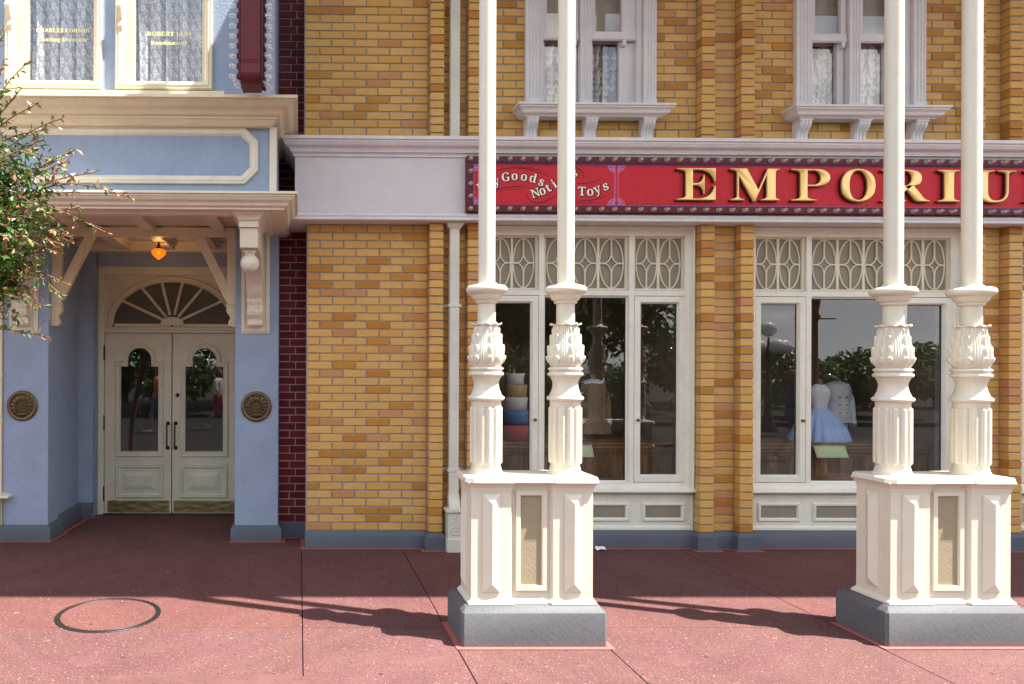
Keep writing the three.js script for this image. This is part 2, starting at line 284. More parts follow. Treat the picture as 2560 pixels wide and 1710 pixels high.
const CO = 0.0728, BH = 0.0615, JT = 0.0105;
const shop = thing('brick_shop', 'yellow brick shop front with two display windows below a white frieze', 'building', [3.5, 0, 0]);
let bricksLeft = 298; const rest = [];
function layBrick(x0, x1, y, z, depth = 0.06) {
  const w = x1 - x0, c = pickBrick(), dz = (rb() - 0.5) * 0.0022;
  if (bricksLeft > 0) { bricksLeft--; place('brick', sharedBrick(w, BH, depth), matFor(c), shop, (x0 + x1) / 2, y + BH / 2, z + dz); }
  else rest.push(tint(brickGeo(w, BH, depth).translate((x0 + x1) / 2, y + BH / 2, z + dz), c));
}
function rowBetween(x0, x1, phase, y, z, pitch = 0.2115) {   // running bond clipped to a span
  let a = x0; const joints = []; for (let x = phase; x < x1 - 0.03; x += pitch) if (x > x0 + 0.04) joints.push(x);
  for (const e of [...joints, x1 + JT / 2]) { layBrick(a + (a === x0 ? 0 : JT / 2), e - JT / 2, y, z); a = e; }
}
const rowsLow = 38, yLow = 0.158, yUp = 3.655, rowsUp = 36;
for (let i = 0; i < rowsLow; i++) rowBetween(0.074, 1.156, 0.074 + (i % 2 ? 0.112 : 0.225), yLow + i * CO, 0);
for (let i = 0; i < 18; i++) rowBetween(0.045, 1.156, 0.045 + (i % 2 ? 0.13 : 0.235), yUp + i * CO, 0);
// the rest of the brickwork: strips, recesses, and the wall round the upper windows
const STR = [1.165, 1.507, 3.604, 3.962, 6.058, 6.400, 8.513, 8.855];
for (const s of STR) for (const [y0, n] of [[yLow, rowsLow], [yUp, rowsUp]]) for (let i = 0; i < n; i++) layBrick(s, s + 0.121, y0 + i * CO + 0.004, 0.09, 0.13);
for (const k of [0, 2, 4, 6]) for (const [y0, n] of [[yLow, rowsLow], [yUp, rowsUp]]) for (let i = 0; i < n; i++) {
  const a = STR[k] + 0.13, b = STR[k + 1] - 0.008;
  if (k === 0) { layBrick(a, a + 0.1, y0 + i * CO, 0); layBrick(a + 0.11, b, y0 + i * CO, 0); } else layBrick(a, b, y0 + i * CO, 0);
}
for (let k = 0; k < 3; k++) for (let i = 0; i < rowsUp; i++) {
  const y = yUp + i * CO, x0 = STR[1] + 0.13 + k * PER, x1 = STR[2] - 0.008 + k * PER, ph = x0 + (i % 2 ? 0.11 : 0.2);
  if (y < 3.99) rowBetween(x0, x1, ph, y, 0); else { rowBetween(x0, 2.035 + k * PER, ph, y, 0); rowBetween(3.205 + k * PER, x1, 3.205 + k * PER + (i % 2 ? 0.1 : 0.2), y, 0); }
}
for (let i = 18; i < rowsUp; i++) rowBetween(0.045, 1.156, 0.045 + (i % 2 ? 0.13 : 0.235), yUp + i * CO, 0);
rest.colored = true;
{ const g = mergeGeometries(rest.map(prep)); g.translate(-3.5, 0, 0); const m = new THREE.Mesh(g, mBrickwork); m.name = 'brickwork'; m.userData.kind = 'stuff'; shop.add(m); }
obj('mortar_bed', [B(0.066, 1.165, 0.1, 2.95, -0.3, -0.008), B(0.037, 1.165, 3.55, 6.3, -0.3, -0.0085), ...[0, 2, 4, 6].flatMap((k) => [B(STR[k] - 0.002, STR[k + 1] + 0.123, 0.1, 6.3, -0.3, -0.007)]),
  ...STR.map((s) => B(s + 0.006, s + 0.115, 0.1, 6.3, -0.007, 0.078)),
  ...[0, 1, 2].flatMap((k) => [B(1.628 + k * PER, 3.606 + k * PER, 3.55, 4.0, -0.3, -0.0087), B(1.628 + k * PER, 2.032 + k * PER, 4.0, 6.3, -0.3, -0.0083), B(3.208 + k * PER, 3.606 + k * PER, 4.0, 6.3, -0.3, -0.0083), B(1.628 + k * PER, 3.606 + k * PER, 2.93, 3.55, -0.3, -0.05)]), B(8.98, 12, 0, 6.3, -0.3, -0.007)], M.mortar, shop);
obj('side_wall', [B(0.07, 0.2, 0, 6.3, -4, -0.3), B(11.9, 12.05, 0, 6.3, -4, 0.1), B(0.07, 12.05, 0, 6.3, -4.15, -4)], M.mortar, shop);
// grey base with a sloped top
{
  const prof = [[0, 0], [0, 0.118], [-0.006, 0.128], [-0.04, 0.158], [-0.12, 0.158]];
  const wallBase = (x0, x1, z) => sweep(prof, [[x0, 0, z], [x1, 0, z]], UP);
  const pierBase = (s) => sweep([[0, 0], [0, 0.125], [-0.01, 0.137], [-0.032, 0.156], [-0.1, 0.156]], [[s - 0.037, 0, 0], [s - 0.037, 0, 0.128], [s + 0.145, 0, 0.128], [s + 0.145, 0, 0]], UP);
  obj('base_course', sweep(prof, [[0.058, 0, -0.5], [0.058, 0, 0.045], [1.14, 0, 0.045]], UP), M.grey, shop);
  STR.forEach((s) => obj('base_block', pierBase(s), M.grey, shop));
  for (const [a, b, z] of [[1.3, 1.48, 0.042], [1.645, 3.575, 0.03], [3.74, 3.93, 0.042], [4.1, 6.03, 0.03], [6.19, 6.37, 0.042], [6.56, 8.48, 0.03], [8.64, 8.83, 0.042], [8.99, 12, 0.03]]) obj('base_course', wallBase(a, b, z), M.grey, shop);
}
// frieze: fascia, crown and lower moulding, returned to the wall at the left end
{
  const x0 = -0.042, X1 = 9.5, path = (z) => [[x0, 0, -0.4], [x0, 0, z], [X1, 0, z]];
  obj('fascia', [B(x0, X1, 2.965, 3.50, -0.3, 0.15)], M.board, shop);
  const crown = [[0, 3.489], [0.014, 3.489], [0.014, 3.497], ...arc(0.014 + 0.024, 3.497, 0.024, 180, 100, 5), [0.04, 3.523], [0.04, 3.533], ...curve([[0.043, 3.534], [0.052, 3.552], [0.085, 3.572], [0.099, 3.594]], 5), [0.103, 3.597], [0.103, 3.612], [0.118, 3.616], [0.118, 3.645], [0.0, 3.656], [-0.12, 3.658], [-0.12, 3.489]];
  obj('cornice', sweep(crown, path(0.15), UP), M.mauve, shop);
  const low = [[-0.14, 2.923], [0.04, 2.923], ...arc(0.04, 2.936, 0.013, -90, 60, 6), [0.036, 2.952], [0.03, 2.957], ...arc(0.026, 2.972, 0.014, -60, 90, 6), [0.012, 2.988], [0.012, 2.995], [0, 3.0], [-0.14, 3.0]];
  obj('frieze_moulding', sweep(low, path(0.15), UP), M.mauve, shop);
  obj('frieze_soffit', B(x0 - 0.01, X1, 2.9235, 2.96, -0.3, 0.05), M.mauve, shop);
}

// ---------------------------------------------------------------- display windows
function ovalLattice(x0, x1, y0, y1, z, n) {
  const out = [], w = (x1 - x0) / n, cy = (y0 + y1) / 2, b = (y1 - y0) / 2 - 0.006; let dz = 0;
  const prof = [[-0.006, 0], [-0.006, 0.009], [-0.003, 0.013], [0.003, 0.013], [0.006, 0.009], [0.006, 0]], rib = (pts, closed) => { dz += 0.0004; out.push(sweep(prof, pts.map(([x, y]) => [x, y, z + dz]), FRONT, closed, 0.5)); };
  for (let k = 0; k < n; k++) {
    const cx = x0 + w * (k + 0.5), a = w / 2 - 0.012;
    const el = []; for (let i = 0; i < 40; i++) { const t = i / 40 * 2 * PI; el.push([cx + a * Math.cos(t), cy + b * Math.sin(t)]); }
    rib(el, true);
    for (const [sx, sy] of [[1, 1], [1, -1], [-1, -1], [-1, 1]]) {
      const pts = [[0.0015, b * 0.97], [0.0015, b * 0.42]]; for (let i = 1; i <= 8; i++) { const t = i / 8, u = t * PI / 2; pts.push([0.0015 + (a * 0.62) * (1 - Math.cos(u)), b * 0.42 - (b * 0.42 - 0.002) * Math.sin(u)]); }
      pts.push([a * 0.97, 0.002]); rib(pts.map(([x, y]) => [cx + sx * x, cy + sy * y]), false);
    }
    if (k) out.push(R(x0 + w * k - 0.011, x0 + w * k + 0.011, y0, y1, z - 0.001, z + 0.014, 0.002));
  }
  return out;
}
function shopWindow(o) {                    // o = shift along x from the first bay
  const t = sub('shop_window', shop), X = (x) => x + o, zf = -0.03;
  const cas = [[0, 0], [0, 0.05], [-0.012, 0.058], [-0.022, 0.05], [-0.022, 0.038], [-0.05, 0.036], [-0.056, 0.03], [-0.072, 0.022], [-0.085, 0.018], [-0.085, 0]];
  obj('casing', sweep(cas, rectPath(X(1.63), X(3.60), 0.5, 2.922, zf - 0.02), FRONT, true), M.frame, t);
  const bars = [];
  for (const [a, b] of [[2.182, 2.230], [3.006, 3.055]]) bars.push(R(X(a), X(b), 0.5, 2.85, -0.1, zf, 0.004));
  bars.push(R(X(1.70), X(2.184), 2.291, 2.338, -0.1, zf - 0.001, 0.004), R(X(2.228), X(3.008), 2.291, 2.338, -0.1, zf - 0.001, 0.004), R(X(3.053), X(3.53), 2.291, 2.338, -0.1, zf - 0.001, 0.004));
  bars.push(R(X(1.70), X(3.53), 0.48, 0.588, -0.1, zf - 0.003, 0.004));
  obj('frame', bars, M.frame, t);
  for (const [a, b, n] of [[1.708, 2.182, 2], [2.230, 3.006, 3], [3.055, 3.529, 2]]) {
    obj('transom_frame', sweep([[0, 0], [0, 0.03], [-0.006, 0.035], [-0.016, 0.026], [-0.024, 0.02], [-0.024, 0]], rectPath(X(a), X(b), 2.338, 2.845, -0.085), FRONT, true), M.lattice, t);
    obj('transom_panel', B(X(a), X(b), 2.338, 2.845, -0.11, -0.084), M.taupe, t);
    obj('lattice', ovalLattice(X(a) + 0.024, X(b) - 0.024, 2.358, 2.822, -0.084, n), M.lattice, t);
  }
  obj('pane', Q(X(2.23), X(3.006), 0.588, 2.291, -0.075), M.glass, t);
  obj('glazing_bead', sweep([[0, 0], [0, 0.02], [-0.016, 0.012], [-0.016, 0]], rectPath(X(2.23), X(3.006), 0.588, 2.291, -0.072), FRONT, true), M.frame, t);
  obj('pane_edge', sweep([[-0.016, 0], [-0.016, 0.008], [-0.022, 0.006], [-0.022, 0]], rectPath(X(2.23), X(3.006), 0.588, 2.291, -0.073), FRONT, true), M.dark, t);
  for (const [a, b, k] of [[1.708, 2.182, 2.148], [3.055, 3.529, 3.090]]) {
    obj('casement', sweep([[0, 0], [0, 0.052], [-0.004, 0.056], [-0.052, 0.056], [-0.056, 0.05], [-0.062, 0.04], [-0.067, 0.032], [-0.067, 0]], rectPath(X(a) + 0.003, X(b) - 0.003, 0.592, 2.287, -0.085), FRONT, true), M.frame, t);
    obj('pane', Q(X(a) + 0.06, X(b) - 0.06, 0.65, 2.225, -0.068), M.glass, t);
    obj('pane_edge', sweep([[-0.067, 0.001], [-0.067, 0.02], [-0.072, 0.018], [-0.072, 0.001]], rectPath(X(a) + 0.003, X(b) - 0.003, 0.592, 2.287, -0.085), FRONT, true), M.dark, t);
    obj('knob', lathe([[0.0001, 0.03], [0.009, 0.029], [0.0135, 0.022], [0.012, 0.014], [0.006, 0.008], [0.011, 0.003], [0.013, 0]], 18).rotateX(PI / 2).translate(X(k), 1.158, -0.029), M.brassOld, t);
  }
  obj('sill', sweep([[-0.06, 0], [0.028, 0], ...arc(0.028, 0.0145, 0.0145, -90, 90, 6), [0.01, 0.036], [0.0, 0.042], [-0.01, 0.06], [-0.06, 0.068]], [[X(1.633), 0.5, -0.01], [X(3.605), 0.5, -0.01]], UP), M.frame, t);
  obj('bulkhead', [B(X(1.64), X(3.598), 0.148, 0.50, -0.12, -0.036)], M.frame, t);
  obj('bulkhead_moulding', [sweep([[-0.02, 0], [0.012, 0.0], [0.012, 0.012], [0.002, 0.02], [0.002, 0.034], [-0.02, 0.034]], [[X(1.641), 0.462, -0.036], [X(3.597), 0.462, -0.036]], UP), sweep([[-0.02, 0], [0.014, 0], [0.014, 0.03], [0.004, 0.044], [-0.02, 0.046]], [[X(1.641), 0.150, -0.036], [X(3.597), 0.150, -0.036]], UP), R(X(3.585), X(3.6), 0.196, 0.462, -0.04, -0.022, 0.004), R(X(1.638), X(1.653), 0.196, 0.462, -0.04, -0.022, 0.004)], M.frame, t);
  for (const [a, b] of [[1.74, 2.13], [2.25, 3.01], [3.135, 3.522]]) {
    obj('panel_moulding', sweep([[0, 0], [0, 0.012], [-0.008, 0.02], [-0.014, 0.017], [-0.02, 0.019], [-0.030, 0.008], [-0.034, -0.006]], rectPath(X(a), X(b), 0.237, 0.405, -0.037), FRONT, true), M.frame, t);
    obj('panel', Q(X(a) + 0.032, X(b) - 0.032, 0.269, 0.373, -0.0345), M.taupe, t);
  }
}
shopWindow(0); shopWindow(PER); shopWindow(2 * PER);
// the rooms behind the glass
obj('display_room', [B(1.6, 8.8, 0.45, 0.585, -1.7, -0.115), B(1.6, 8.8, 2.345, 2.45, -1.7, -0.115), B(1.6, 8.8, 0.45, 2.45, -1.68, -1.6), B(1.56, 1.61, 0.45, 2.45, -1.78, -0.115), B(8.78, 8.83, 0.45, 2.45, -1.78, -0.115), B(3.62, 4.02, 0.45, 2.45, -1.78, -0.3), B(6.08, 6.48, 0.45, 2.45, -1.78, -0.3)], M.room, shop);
for (const o of [0, PER]) {
  const t = thing('display_platform', o ? 'moulded wooden display platform inside the right hand shop window' : 'moulded wooden display platform inside the left hand shop window', 'display stand', [2.6 + o, 0.585, -0.6], 'platforms inside the shop windows');
  const x0 = 1.66 + o, x1 = 3.58 + o;
  obj('top', R(x0, x1, 0.895, 0.92, -1.55, -0.33, 0.006), M.wood, t);
  obj('crown_moulding', sweep([[-0.02, 0.8], [0.012, 0.8], [0.012, 0.812], ...curve([[0.014, 0.815], [0.03, 0.835], [0.036, 0.86]], 4), [0.05, 0.868], [0.05, 0.893], [-0.02, 0.894]], [[x0, 0, -0.36], [x1, 0, -0.36]], UP), M.wood, t);
  for (let i = 0; i < 16; i++) obj('board', R(x0 + i * 0.12 + 0.001, x0 + i * 0.12 + 0.119, 0.586, 0.81, -0.385, -0.362 - (i % 3) * 0.0008, 0.003), i % 2 ? M.wood : M.woodDark, t);
  const c = thing('display_card', o ? 'small pale green printed card on the ledge in the right shop window' : 'small pale green printed card on the ledge in the left shop window', 'card', [o ? 5.03 : 2.62, 0.84, -0.27], 'cards on the window ledges');
  const print = canvasTex(512, 256, (q, w, h) => {
    q.fillStyle = '#a9b78a'; q.fillRect(0, 0, w, h); q.strokeStyle = '#6c7a58'; q.lineWidth = 5; q.strokeRect(16, 16, w - 32, h - 32); q.lineWidth = 2; q.strokeRect(25, 25, w - 50, h - 50);
    q.fillStyle = '#4d5940'; const r = rng(9 + Math.round(o)); for (let k = 0; k < 4; k++) for (let x = 60; x < w - 70;) { const ww = 8 + r() * 26; q.fillRect(x, 142 + k * 22, ww, 4); x += ww + 7; }
  });
  const cx = o ? 5.03 : 2.62, f = new THREE.PlaneGeometry(0.3, 0.12).rotateX(-0.5).translate(cx, 0.85, -0.255);
  obj('face', f, mat([1, 1, 1], 0.6, { map: print }), c, true);
  obj('backing', new RoundedBoxGeometry(0.304, 0.124, 0.006, 1, 0.002).rotateX(-0.5).translate(cx, 0.8482, -0.259), M.taupe, c);
}
for (const [x, z] of [[2.80, -0.62], [2.98, -0.75]]) {
  const t = thing('brass_stand', x < 2.9 ? 'slim turned brass post behind the green card in the left shop window' : 'slim turned brass post nearer the casement in the left shop window', 'stand', [x, 0.92, z], 'brass posts in the window');
  obj('foot', lathe([[0.0001, 0], [0.05, 0], [0.05, 0.008], [0.02, 0.02], [0.012, 0.03]], 24).translate(x, 0.92, z), M.brass, t);
  obj('post', cyl(x, 0.945, z, x, 1.34, z, 0.008), M.brass, t);
  obj('finial', lathe([[0.008, 0], [0.014, 0.008], [0.009, 0.016], [0.02, 0.03], [0.022, 0.042], [0.014, 0.055], [0.004, 0.066], [0.0001, 0.07]], 20).translate(x, 1.338, z), M.brass, t);
}

// plain goods on show: headless dress forms and a stack of hat boxes
function dressForm(label, x, z, parts) {     // sleeves only where the garment has them
  const t = thing('dress_form', label, 'dress form', [x, 0.92, z], 'dress forms in the shop windows'), at = (g) => g.translate(x, 0.92, z);
  obj('stand', at(lathe([[0.0001, 0], [0.1, 0], [0.1, 0.012], [0.03, 0.03], [0.012, 0.05], [0.012, 0.3]], 24)), M.woodDark, t);
  obj('neck_cap', at(lathe([[0.034, parts.top - 0.01], [0.036, parts.top + 0.03], [0.02, parts.top + 0.045], [0.0001, parts.top + 0.06]], 20)), M.wood, t);
  for (const [name, m, prof, folds, deep] of parts.cloth) obj(name, at(revolve((a, s) => { const c = new THREE.SplineCurve(prof.map((p) => new THREE.Vector2(...p))).getPoint(s), k = 1 - s; return [c.x * (1 + deep * k * Math.sin(folds * a + 2 * Math.sin(a))), c.y]; }, 96, 30).scale(1, 1, 0.74)), m, t);
  for (const y of parts.buttons || []) for (const s of [-1, 1]) obj('button', new THREE.SphereGeometry(0.009, 10, 8).translate(x + s * 0.035, 0.92 + y, z + 0.102), M.brass, t);
  if (parts.sleeve) for (const s of [-1, 1]) { const w = parts.sh, p = [[s * w * 0.8, parts.top - 0.05, 0], [s * (w + 0.055), parts.top - 0.17, 0.01], [s * (w + 0.06), parts.top - 0.32, 0.03], [s * (w + 0.055), parts.top - 0.42, 0.05]]; obj('sleeve', at(tube(p, 0.03, 20, 10)), parts.sleeve, t); obj('cuff', at(cyl(...p[3], p[3][0] - s * 0.02, p[3][1] - 0.03, p[3][2] + 0.02, 0.033, 0.036, 14)), parts.cuff, t); }
}
const cloth = (c) => mat(c, 0.9, { bumpMap: tPaintBump, bumpScale: 0.002 });
const paleBlue = cloth([0.3, 0.42, 0.66]), whiteCloth = cloth([0.55, 0.57, 0.6]), brownCloth = cloth([0.2, 0.13, 0.075]);
dressForm('headless dress form in a plain pale blue gown in the right shop window', 5.17, -0.62, { top: 0.56, sh: 0.08, cloth: [['skirt', paleBlue, [[0.27, 0.0], [0.25, 0.08], [0.19, 0.2], [0.1, 0.29], [0.066, 0.32]], 17, 0.1], ['bodice', whiteCloth, [[0.066, 0.318], [0.075, 0.36], [0.1, 0.45], [0.095, 0.51], [0.036, 0.56]], 2, 0.01]] });
dressForm('headless dress form in a plain white jacket in the right shop window', 5.58, -0.95, { top: 0.58, sh: 0.085, sleeve: whiteCloth, cuff: whiteCloth, buttons: [0.26, 0.34, 0.42], cloth: [['jacket', whiteCloth, [[0.15, 0.16], [0.14, 0.24], [0.125, 0.34], [0.14, 0.46], [0.12, 0.54], [0.04, 0.58]], 5, 0.02], ['lining', whiteCloth, [[0.1, 0.06], [0.11, 0.16], [0.14, 0.2]], 7, 0.03]] });
dressForm('headless dress form in a plain brown coat in the left shop window', 2.95, -0.72, { top: 0.6, sh: 0.085, sleeve: brownCloth, cuff: whiteCloth, buttons: [0.2, 0.28, 0.36, 0.44], cloth: [['coat', brownCloth, [[0.19, 0.06], [0.17, 0.16], [0.13, 0.3], [0.14, 0.46], [0.12, 0.55], [0.04, 0.6]], 7, 0.04], ['collar', whiteCloth, [[0.125, 0.535], [0.1, 0.575], [0.045, 0.6]], 4, 0.02]] });
{
  let y = 0.92; const cols = [[0.4, 0.06, 0.06], [0.12, 0.22, 0.42], [0.62, 0.6, 0.56], [0.5, 0.36, 0.16], [0.66, 0.62, 0.58]], said = ['red', 'blue', 'white', 'tan', 'cream'];
  cols.forEach((c, i) => {
    const r = 0.15 - i * 0.016, h = 0.15 - 0.01 * i, x = 2.13 + 0.012 * (i % 2), t = thing('hat_box', said[i] + ' round hat box in the stack in the left shop window', 'box', [x, y, -0.6], 'stacked hat boxes'), m = mat(c, 0.7), yy = y;
    obj('box', lathe([[0.0001, 0], [r, 0], [r, h * 0.8]], 36).translate(x, yy, -0.6), m, t); obj('lid', lathe([[r + 0.005, h * 0.7], [r + 0.005, h - 0.004], [r, h], [0.0001, h]], 36).translate(x, yy, -0.6), m, t); y += h + 0.001;
  });
}

// ---------------------------------------------------------------- upper sash windows of the brick shop
const tFern = canvasTex(512, 1024, (c, w, h) => {
  c.fillStyle = '#6f6d69'; c.fillRect(0, 0, w, h); const r = rng(31); c.lineCap = 'round';
  for (let n = 0; n < 60; n++) {
    const x = (n % 4) * 150 + r() * 70 - 20, y = Math.floor(n / 4) * 72 + r() * 40, lean = (n % 2 ? 1 : -1) * (0.5 + r() * 0.5);
    for (let k = 0; k < 17; k++) {
      const t = k / 16, px = x + lean * 70 * t * t, py = y - 95 * t, len = 46 * (1 - t * 0.6);
      c.strokeStyle = r() < 0.5 ? '#dad8d2' : '#c2c0ba'; c.lineWidth = 2.6 + r() * 1.6;
      for (const s of [-1, 1]) { c.beginPath(); c.moveTo(px, py); c.quadraticCurveTo(px + s * len * 0.6, py - 4, px + s * len, py - 26 + 10 * t); c.stroke(); }
    }
  }
});
tFern.repeat.set(1 / 0.42, 1 / 0.84);
M.fern = mat([1, 1, 1], 0.85, { map: tFern });
function drape(x0, x1, y0, y1, z, amp, waves, seed, gather = 0) {
  const nx = 90, ny = 14, g = new THREE.PlaneGeometry(1, 1, nx, ny), p = g.attributes.position, uv = g.attributes.uv;
  for (let i = 0; i < p.count; i++) {
    const u = p.getX(i) + 0.5, v = p.getY(i) + 0.5, a = waves * u * 2 * PI + seed, q = a + 1.3 * n2(u * 4 + seed, v * 0.7);
    const s = Math.sin(q); p.setXYZ(i, lerp(x0, x1, u) + gather * (1 - v) * (u - 0.5), lerp(y0, y1, v), z + amp * (s + 0.35 * Math.sin(2.3 * q)) * (0.7 + 0.3 * (1 - v))); uv.setXY(i, (x1 - x0) * u * 1.35, (y1 - y0) * v);
  }
  g.computeVertexNormals(); return g;
}
function sashWindow(o, swap) {
  const t = sub('sash_window', shop), X = (x) => x + o, y0 = 3.985, y1 = 5.9;
  const flute = (a, b, z) => { const w = b - a, pts = [[a, -0.1], [a, z]]; for (let k = 0; k < 3; k++) { const c = a + w * (0.22 + k * 0.26); pts.push([c, z], [c + 0.004, z - 0.007], [c + 0.013, z - 0.007], [c + 0.017, z]); } pts.push([b, z], [b, -0.1]); return extrudeY(pts.reverse(), y0 + 0.07, y1); };
  for (const [a, b] of [[2.03, 2.145], [3.1, 3.212]]) {
    obj('casing', [flute(X(a), X(b), 0.05)], M.mauve, t);
    obj('plinth_block', R(X(a) - 0.004, X(b) + 0.004, y0, y0 + 0.068, -0.1, 0.058, 0.004), M.mauve, t);
  }
  obj('jamb', [R(X(2.147), X(2.2), y0, y1, -0.1, 0.012, 0.003), R(X(3.05), X(3.098), y0, y1, -0.1, 0.012, 0.003)], M.mauve, t);
  obj('mullion', [flute(X(2.535), X(2.635), 0.022), R(X(2.528), X(2.642), y0, y0 + 0.069, -0.1, 0.027, 0.003)], M.mauve, t);
  for (const [a, b, k] of [[2.2, 2.528, 0], [2.642, 3.05, 1]]) {
    const g0 = X(a) + 0.04, g1 = X(b) - (k ? 0.125 : 0.05);
    obj('upper_sash', [R(X(a), g0, 4.66, y1, -0.06, -0.015, 0.003), R(g1, X(b), 4.66, y1, -0.06, -0.015, 0.003), R(X(a), X(b), 4.625, 4.688, -0.058, -0.004, 0.004), sweep([[0, 0], [0.016, 0.012], [0.016, 0.02], [0, 0.02]], [[X(a), 4.606, -0.012], [X(b), 4.606, -0.012]], UP)], M.mauve, t);
    obj('lower_sash', [R(X(a), g0 - 0.012, y0, 4.63, -0.1, -0.045, 0.003), R(g1 - 0.012, X(b), y0, 4.63, -0.1, -0.045, 0.003), R(X(a), X(b), y0, 4.035, -0.1, -0.044, 0.003)], M.mauve, t);
    obj('horn', extrudeX([[-0.02, 4.56], [-0.005, 4.57], [0.0, 4.6], [0.0, 4.625], [-0.058, 4.625], [-0.058, 4.56]], g1 + 0.002, g1 + 0.035), M.mauve, t);
    obj('pane', Q(X(a) + 0.02, X(b) - 0.03, 4.66, y1, -0.04), M.glass, t);
    obj('pane', Q(X(a) + 0.02, X(b) - 0.03, 4.02, 4.64, -0.08), M.glass, t);
    obj('blind', drape(X(a), X(b), 4.62, y1, -0.13, 0.002, 2, k), M.blind, t);
    obj('curtain', drape(X(a), X(b), 3.97, 4.62, (k ^ swap) ? -0.15 : -0.108, (k ^ swap) ? 0.022 : 0.006, (k ^ swap) ? 2.6 : 1.2, 1 + k + o), M.fern, t, true);
  }
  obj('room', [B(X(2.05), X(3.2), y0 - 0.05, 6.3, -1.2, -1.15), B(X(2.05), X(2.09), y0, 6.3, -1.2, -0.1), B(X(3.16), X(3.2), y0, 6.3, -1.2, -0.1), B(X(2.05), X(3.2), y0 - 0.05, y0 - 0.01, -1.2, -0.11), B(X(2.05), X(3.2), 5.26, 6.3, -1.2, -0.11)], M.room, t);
  const crown = [[-0.1, 3.87], [0, 3.87], [0.002, 3.876], ...curve([[0.004, 3.878], [0.034, 3.893], [0.045, 3.915], [0.062, 3.93]], 5), [0.068, 3.932], [0.068, 3.944], [0.082, 3.948], [0.082, 3.966], [0.0, 3.985], [-0.1, 3.988]];
  obj('sill', sweep(crown, [[X(1.998), 0, -0.04], [X(1.998), 0, 0.135], [X(3.232), 0, 0.135], [X(3.232), 0, -0.04]], UP), M.mauve, t);
  obj('sill_board', B(X(1.99), X(3.24), 3.874, 3.984, -0.06, 0.12), M.mauve, t);
  for (const c of [2.075, 2.606, 3.124]) {
    const s = [[0, 3.87], [0.115, 3.87], [0.118, 3.845], [0.112, 3.82], [0.09, 3.79], [0.068, 3.765], [0.058, 3.735], [0.06, 3.71], [0.072, 3.695], [0.07, 3.678], [0.04, 3.67], [0, 3.668]];
    obj('bracket', [extrudeX(curve(s, 3), X(c) - 0.052, X(c) + 0.052)], M.mauve, t);
    for (const k of [-0.03, 0, 0.03]) { const q = extrudeX(curve(s.map(([z, y]) => [z * 1.0 + (z > 0.01 ? 0.006 : 0), y]), 3), X(c) + k - 0.009, X(c) + k + 0.009); obj('bracket_rib', q, M.mauve, t); }
    obj('bracket_cap', R(X(c) - 0.06, X(c) + 0.06, 3.852, 3.872, 0, 0.128, 0.004), M.mauve, t); obj('bracket_foot', R(X(c) - 0.058, X(c) + 0.058, 3.66, 3.69, 0, 0.085, 0.006), M.mauve, t);
  }
}
sashWindow(0, 0); sashWindow(PER, 1); sashWindow(2 * PER, 0);

